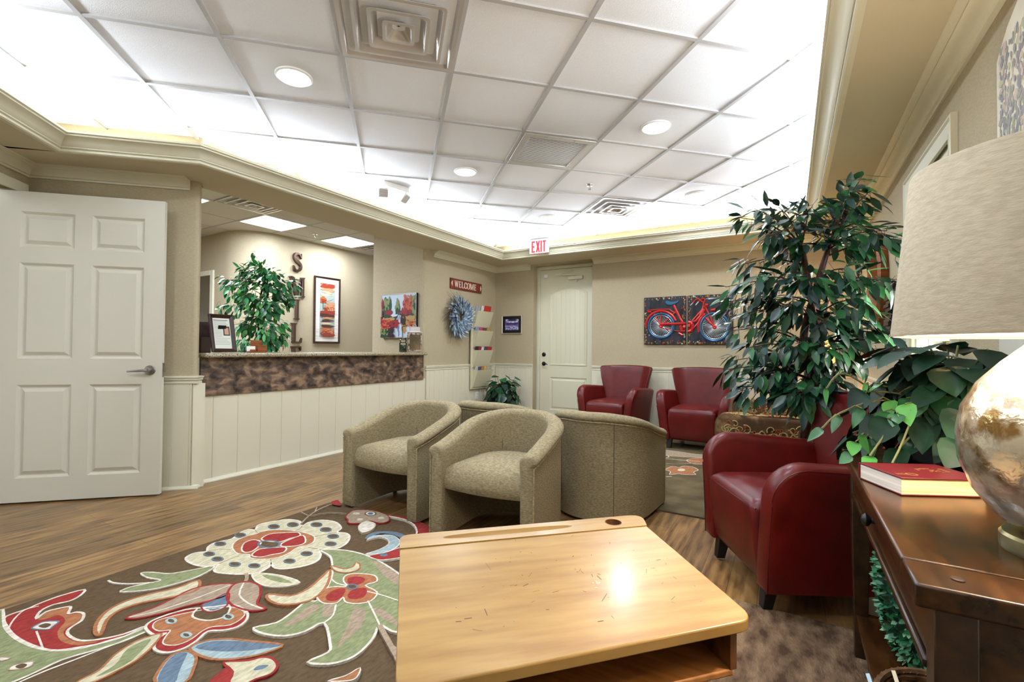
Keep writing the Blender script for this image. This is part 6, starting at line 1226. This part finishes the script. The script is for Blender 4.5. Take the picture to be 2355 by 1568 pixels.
# 3. heart-leaved plants: stems out of a pot with large leaves
HEART = ((.04,.70),(.16,1.0),(.42,.96),(.70,.60),(.88,.26))
def heart_plant(t, stems, L, W, mats_l, top, seed, n_mid=2):
    random.seed(seed); mbS, mbL = MB(), MB()
    for st in stems:
        c = [Vector(p) for p in catmull(st, False, 5)]; mbS.tube(c, .003, 5); n = len(c)
        for k in list(range(n_mid))+[99]:
            i = n-2 if k == 99 else int(random.uniform(.35,.9)*(n-2)); p = c[i+1] if k == 99 else c[i]; ax_ = (c[min(i+1,n-1)]-c[max(i-1,0)]).normalized()
            th = random.uniform(0,2*PI); off_ = Vector((math.cos(th), math.sin(th), random.uniform(.0,.5)))*(0 if k == 99 else L*.55); p2 = p+off_
            if k != 99: mbS.tube([p, p+off_*.5+Vector((0,0,.01)), p2], .0022, 4)
            out = Vector((p2.x, p2.y, 0)); out = out.normalized() if out.length > .01 else Vector((1,0,0))
            hi = max(0, min(1, (p2.z-TOPZ)/.12)); d = out*(.35+.5*hi)+ax_*.2+Vector((random.uniform(-.45,.45),random.uniform(-.45,.45),-random.uniform(.5,1.3)*(1-.6*hi)))
            leaf(mbL, p2, d, (out.x*1.2+random.uniform(-.3,.3), out.y*1.2+random.uniform(-.3,.3), .5+hi), L*random.uniform(.7,1.15), W*random.uniform(.8,1.1), random.choice(mats_l), fold=.24, droop=random.uniform(.1,.5), shape=HEART)
    obj('stems', mbS, 'stem_green', t); return mbL
t = thing('potted_pothos', 'dark leafy pothos in a square black planter on the console table', 'potted plant', (.425, 1.93, CZ))
t.rotation_euler = (0,0,math.radians(20))
mb = MB(); mb.loft([[(s*a,s*b,z) for a,b in rr(-1,-1,1,1,.06,2)] for s, z in ((.066,.0),(.085,.15),(.085,.158),(.078,.158),(.076,.135))], True, False); mb.box(-.076,-.076,.12,.076,.076,.137); obj('planter', mb, 'black', t)
random.seed(77); stems = []
TOPZ = .26
for k in range(110):
    a = k*2.39996; el = random.uniform(-.15,1.35); r = random.uniform(.15,.29); rx = r*math.cos(el)
    ca, sa = math.cos(a), math.sin(a); wa = a+math.radians(20); lim = .105/max(.05,math.cos(wa)) if math.cos(wa) > 0 else 9
    rx = min(rx, lim); hz = .14+r*math.sin(el)*.95-.06*(1-math.sin(el))
    stems.append([(ca*.03,sa*.03,.13),(ca*rx*.5,sa*rx*.5,.17+.5*(hz-.14)),(ca*rx,sa*rx,hz)])
mbL = heart_plant(t, stems, .108, .084, [0,0,0,0,0,1,1], 0, 5, 3)
R20 = Matrix.Rotation(math.radians(-20),3,'Z')
vin = []
for wx, wy, wz in ((.085,1.74,.865),(.10,1.80,.985),(.20,1.71,.80),(.24,1.66,.785),(.16,1.76,.79)):
    v = R20 @ Vector((wx-.425, wy-1.93, wz-CZ)); vin.append([(v.x*.12,v.y*.12,.14),(v.x*.5,v.y*.5,.20),(v.x*.85,v.y*.85,max(.06,v.z+.05)),(v.x,v.y,max(.03,v.z))])
mb3 = heart_plant(t, vin, .062, .048, [3,3,4], 0, 8, 3)
off0 = len(mbL.v); mbL.v += mb3.v; mbL.f += [tuple(i+off0 for i in f) for f in mb3.f]; mbL.m += mb3.m
obj('foliage', mbL, ['leaf_black','leaf_dark','leaf_pale','leaf_bright','leaf_mid'], t, smooth='leaf')
t = thing('potted_pothos', 'bushy green floor plant in the corner left of the back door', 'potted plant', (-3.69, 5.88, 0))
pot(t, [(.10,0),(.11,.02),(.13,.22),(.14,.24),(.13,.245),(.12,.20)])
random.seed(41); stems = []; TOPZ = .5
for k in range(60):
    a = k*2.4; el = random.uniform(.15,1.4); r = random.uniform(.2,.38); rx = min(r*math.cos(el), .26 if math.cos(a) > -.3 else .2); 
    if math.sin(a) > .2: rx = min(rx, .2)
    hz = .30+r*math.sin(el)*1.15; stems.append([(math.cos(a)*.03,math.sin(a)*.03,.2),(math.cos(a)*rx*.5,math.sin(a)*rx*.5,.25+.6*(hz-.25)),(math.cos(a)*rx,math.sin(a)*rx,hz)])
mbL = heart_plant(t, stems, .15, .10, [0,0,1], 0, 6); obj('foliage', mbL, ['leaf_dark','leaf_mid'], t, smooth='leaf')
# topiary on the console shelf
random.seed(8)
t = thing('boxwood_topiary', 'artificial boxwood topiary on the lower shelf of the console table', 'topiary', (.385, 1.87, .169))
mb = MB(); mb.lathe([(.06,0),(.07,.03),(.072,.04)], 20); obj('pot', mb, 'black', t)
prof = [(.10,.012),(.125,.05),(.145,.12),(.155,.19),(.158,.25),(.145,.32),(.11,.37),(.05,.40)]
mb = MB(); mb.lathe([(r*.88,z) for r,z in prof], 24); 
for k in range(len(mb.m)): mb.m[k] = 2
for _ in range(2600):
    u = random.uniform(0,len(prof)-1.001); i = int(u); r = prof[i][0]*(1-u+i)+prof[i+1][0]*(u-i); z = prof[i][1]*(1-u+i)+prof[i+1][1]*(u-i); a = random.uniform(0,2*PI)
    n_ = Vector((math.cos(a), math.sin(a), (z-.2)*3)).normalized(); p = Vector((r*.9*math.cos(a), r*.9*math.sin(a), z)); d = n_+Vector((random.uniform(-.6,.6),random.uniform(-.6,.6),random.uniform(-.3,.8)))
    leaf(mb, p, d, n_+Vector((0,0,.4)), random.uniform(.020,.032), random.uniform(.011,.016), random.choice((0,0,0,1,2)), droop=.2, shape=((.3,.8),(.7,1.0)))
obj('foliage', mb, ['leaf_box','leaf_box2','leaf_box3'], t, smooth='leaf')
# basket with magazines
t = thing('wicker_basket', 'round woven wicker basket on the lower console shelf at the bottom edge of the photo', 'basket', (.315, 1.42, .169))
mb = MB(); n_r = 8
for k in range(n_r):
    z = .006+k*.0135; s = .125+.035*(k/(n_r-1)); mb.tube([((s+.002*math.sin(a*20+k*PI))*math.cos(a)*.82, (s+.002*math.sin(a*20+k*PI))*math.sin(a), z) for a in [2*PI*i/80 for i in range(81)]], .0075, 5)
obj('weave', mb, 'wicker', t)
mb = MB(); mb.tube([(.166*math.cos(a)*.82,.166*math.sin(a),.112) for a in [2*PI*i/48 for i in range(49)]], .008, 6)
for i in range(48): a = 2*PI*i/48; mb.tube([(.158*math.cos(a)*.82,.158*math.sin(a),.110),(.174*math.cos(a+.04)*.82,.174*math.sin(a+.04),.116)], .004, 4)
obj('rim', mb, 'wicker', t)
mb = MB(); mb.lathe([(.08,.0),(.08,.004)], 20); obj('bottom', mb, 'wicker', t)
for k, (nm, cc, x, y, z, ln) in enumerate((('pale blue and white', (170,190,200), .225, 1.37, .19, -24), ('cream', (214,196,160), .255, 1.40, .19, -16))):
    mb = MB(); mb.T = Matrix.Rotation(math.radians(ln),4,'Y') @ Matrix.Rotation(math.radians(18),4,'X')
    mb.box(-.004,-.09,0,.004,.07,.155); o = obj('magazine', mb, mat('mag_b%d' % k, cc, .4)); o.location = (x,y,z); tag(o, '%s magazine leaning in the wicker basket under the console' % nm, 'magazine')
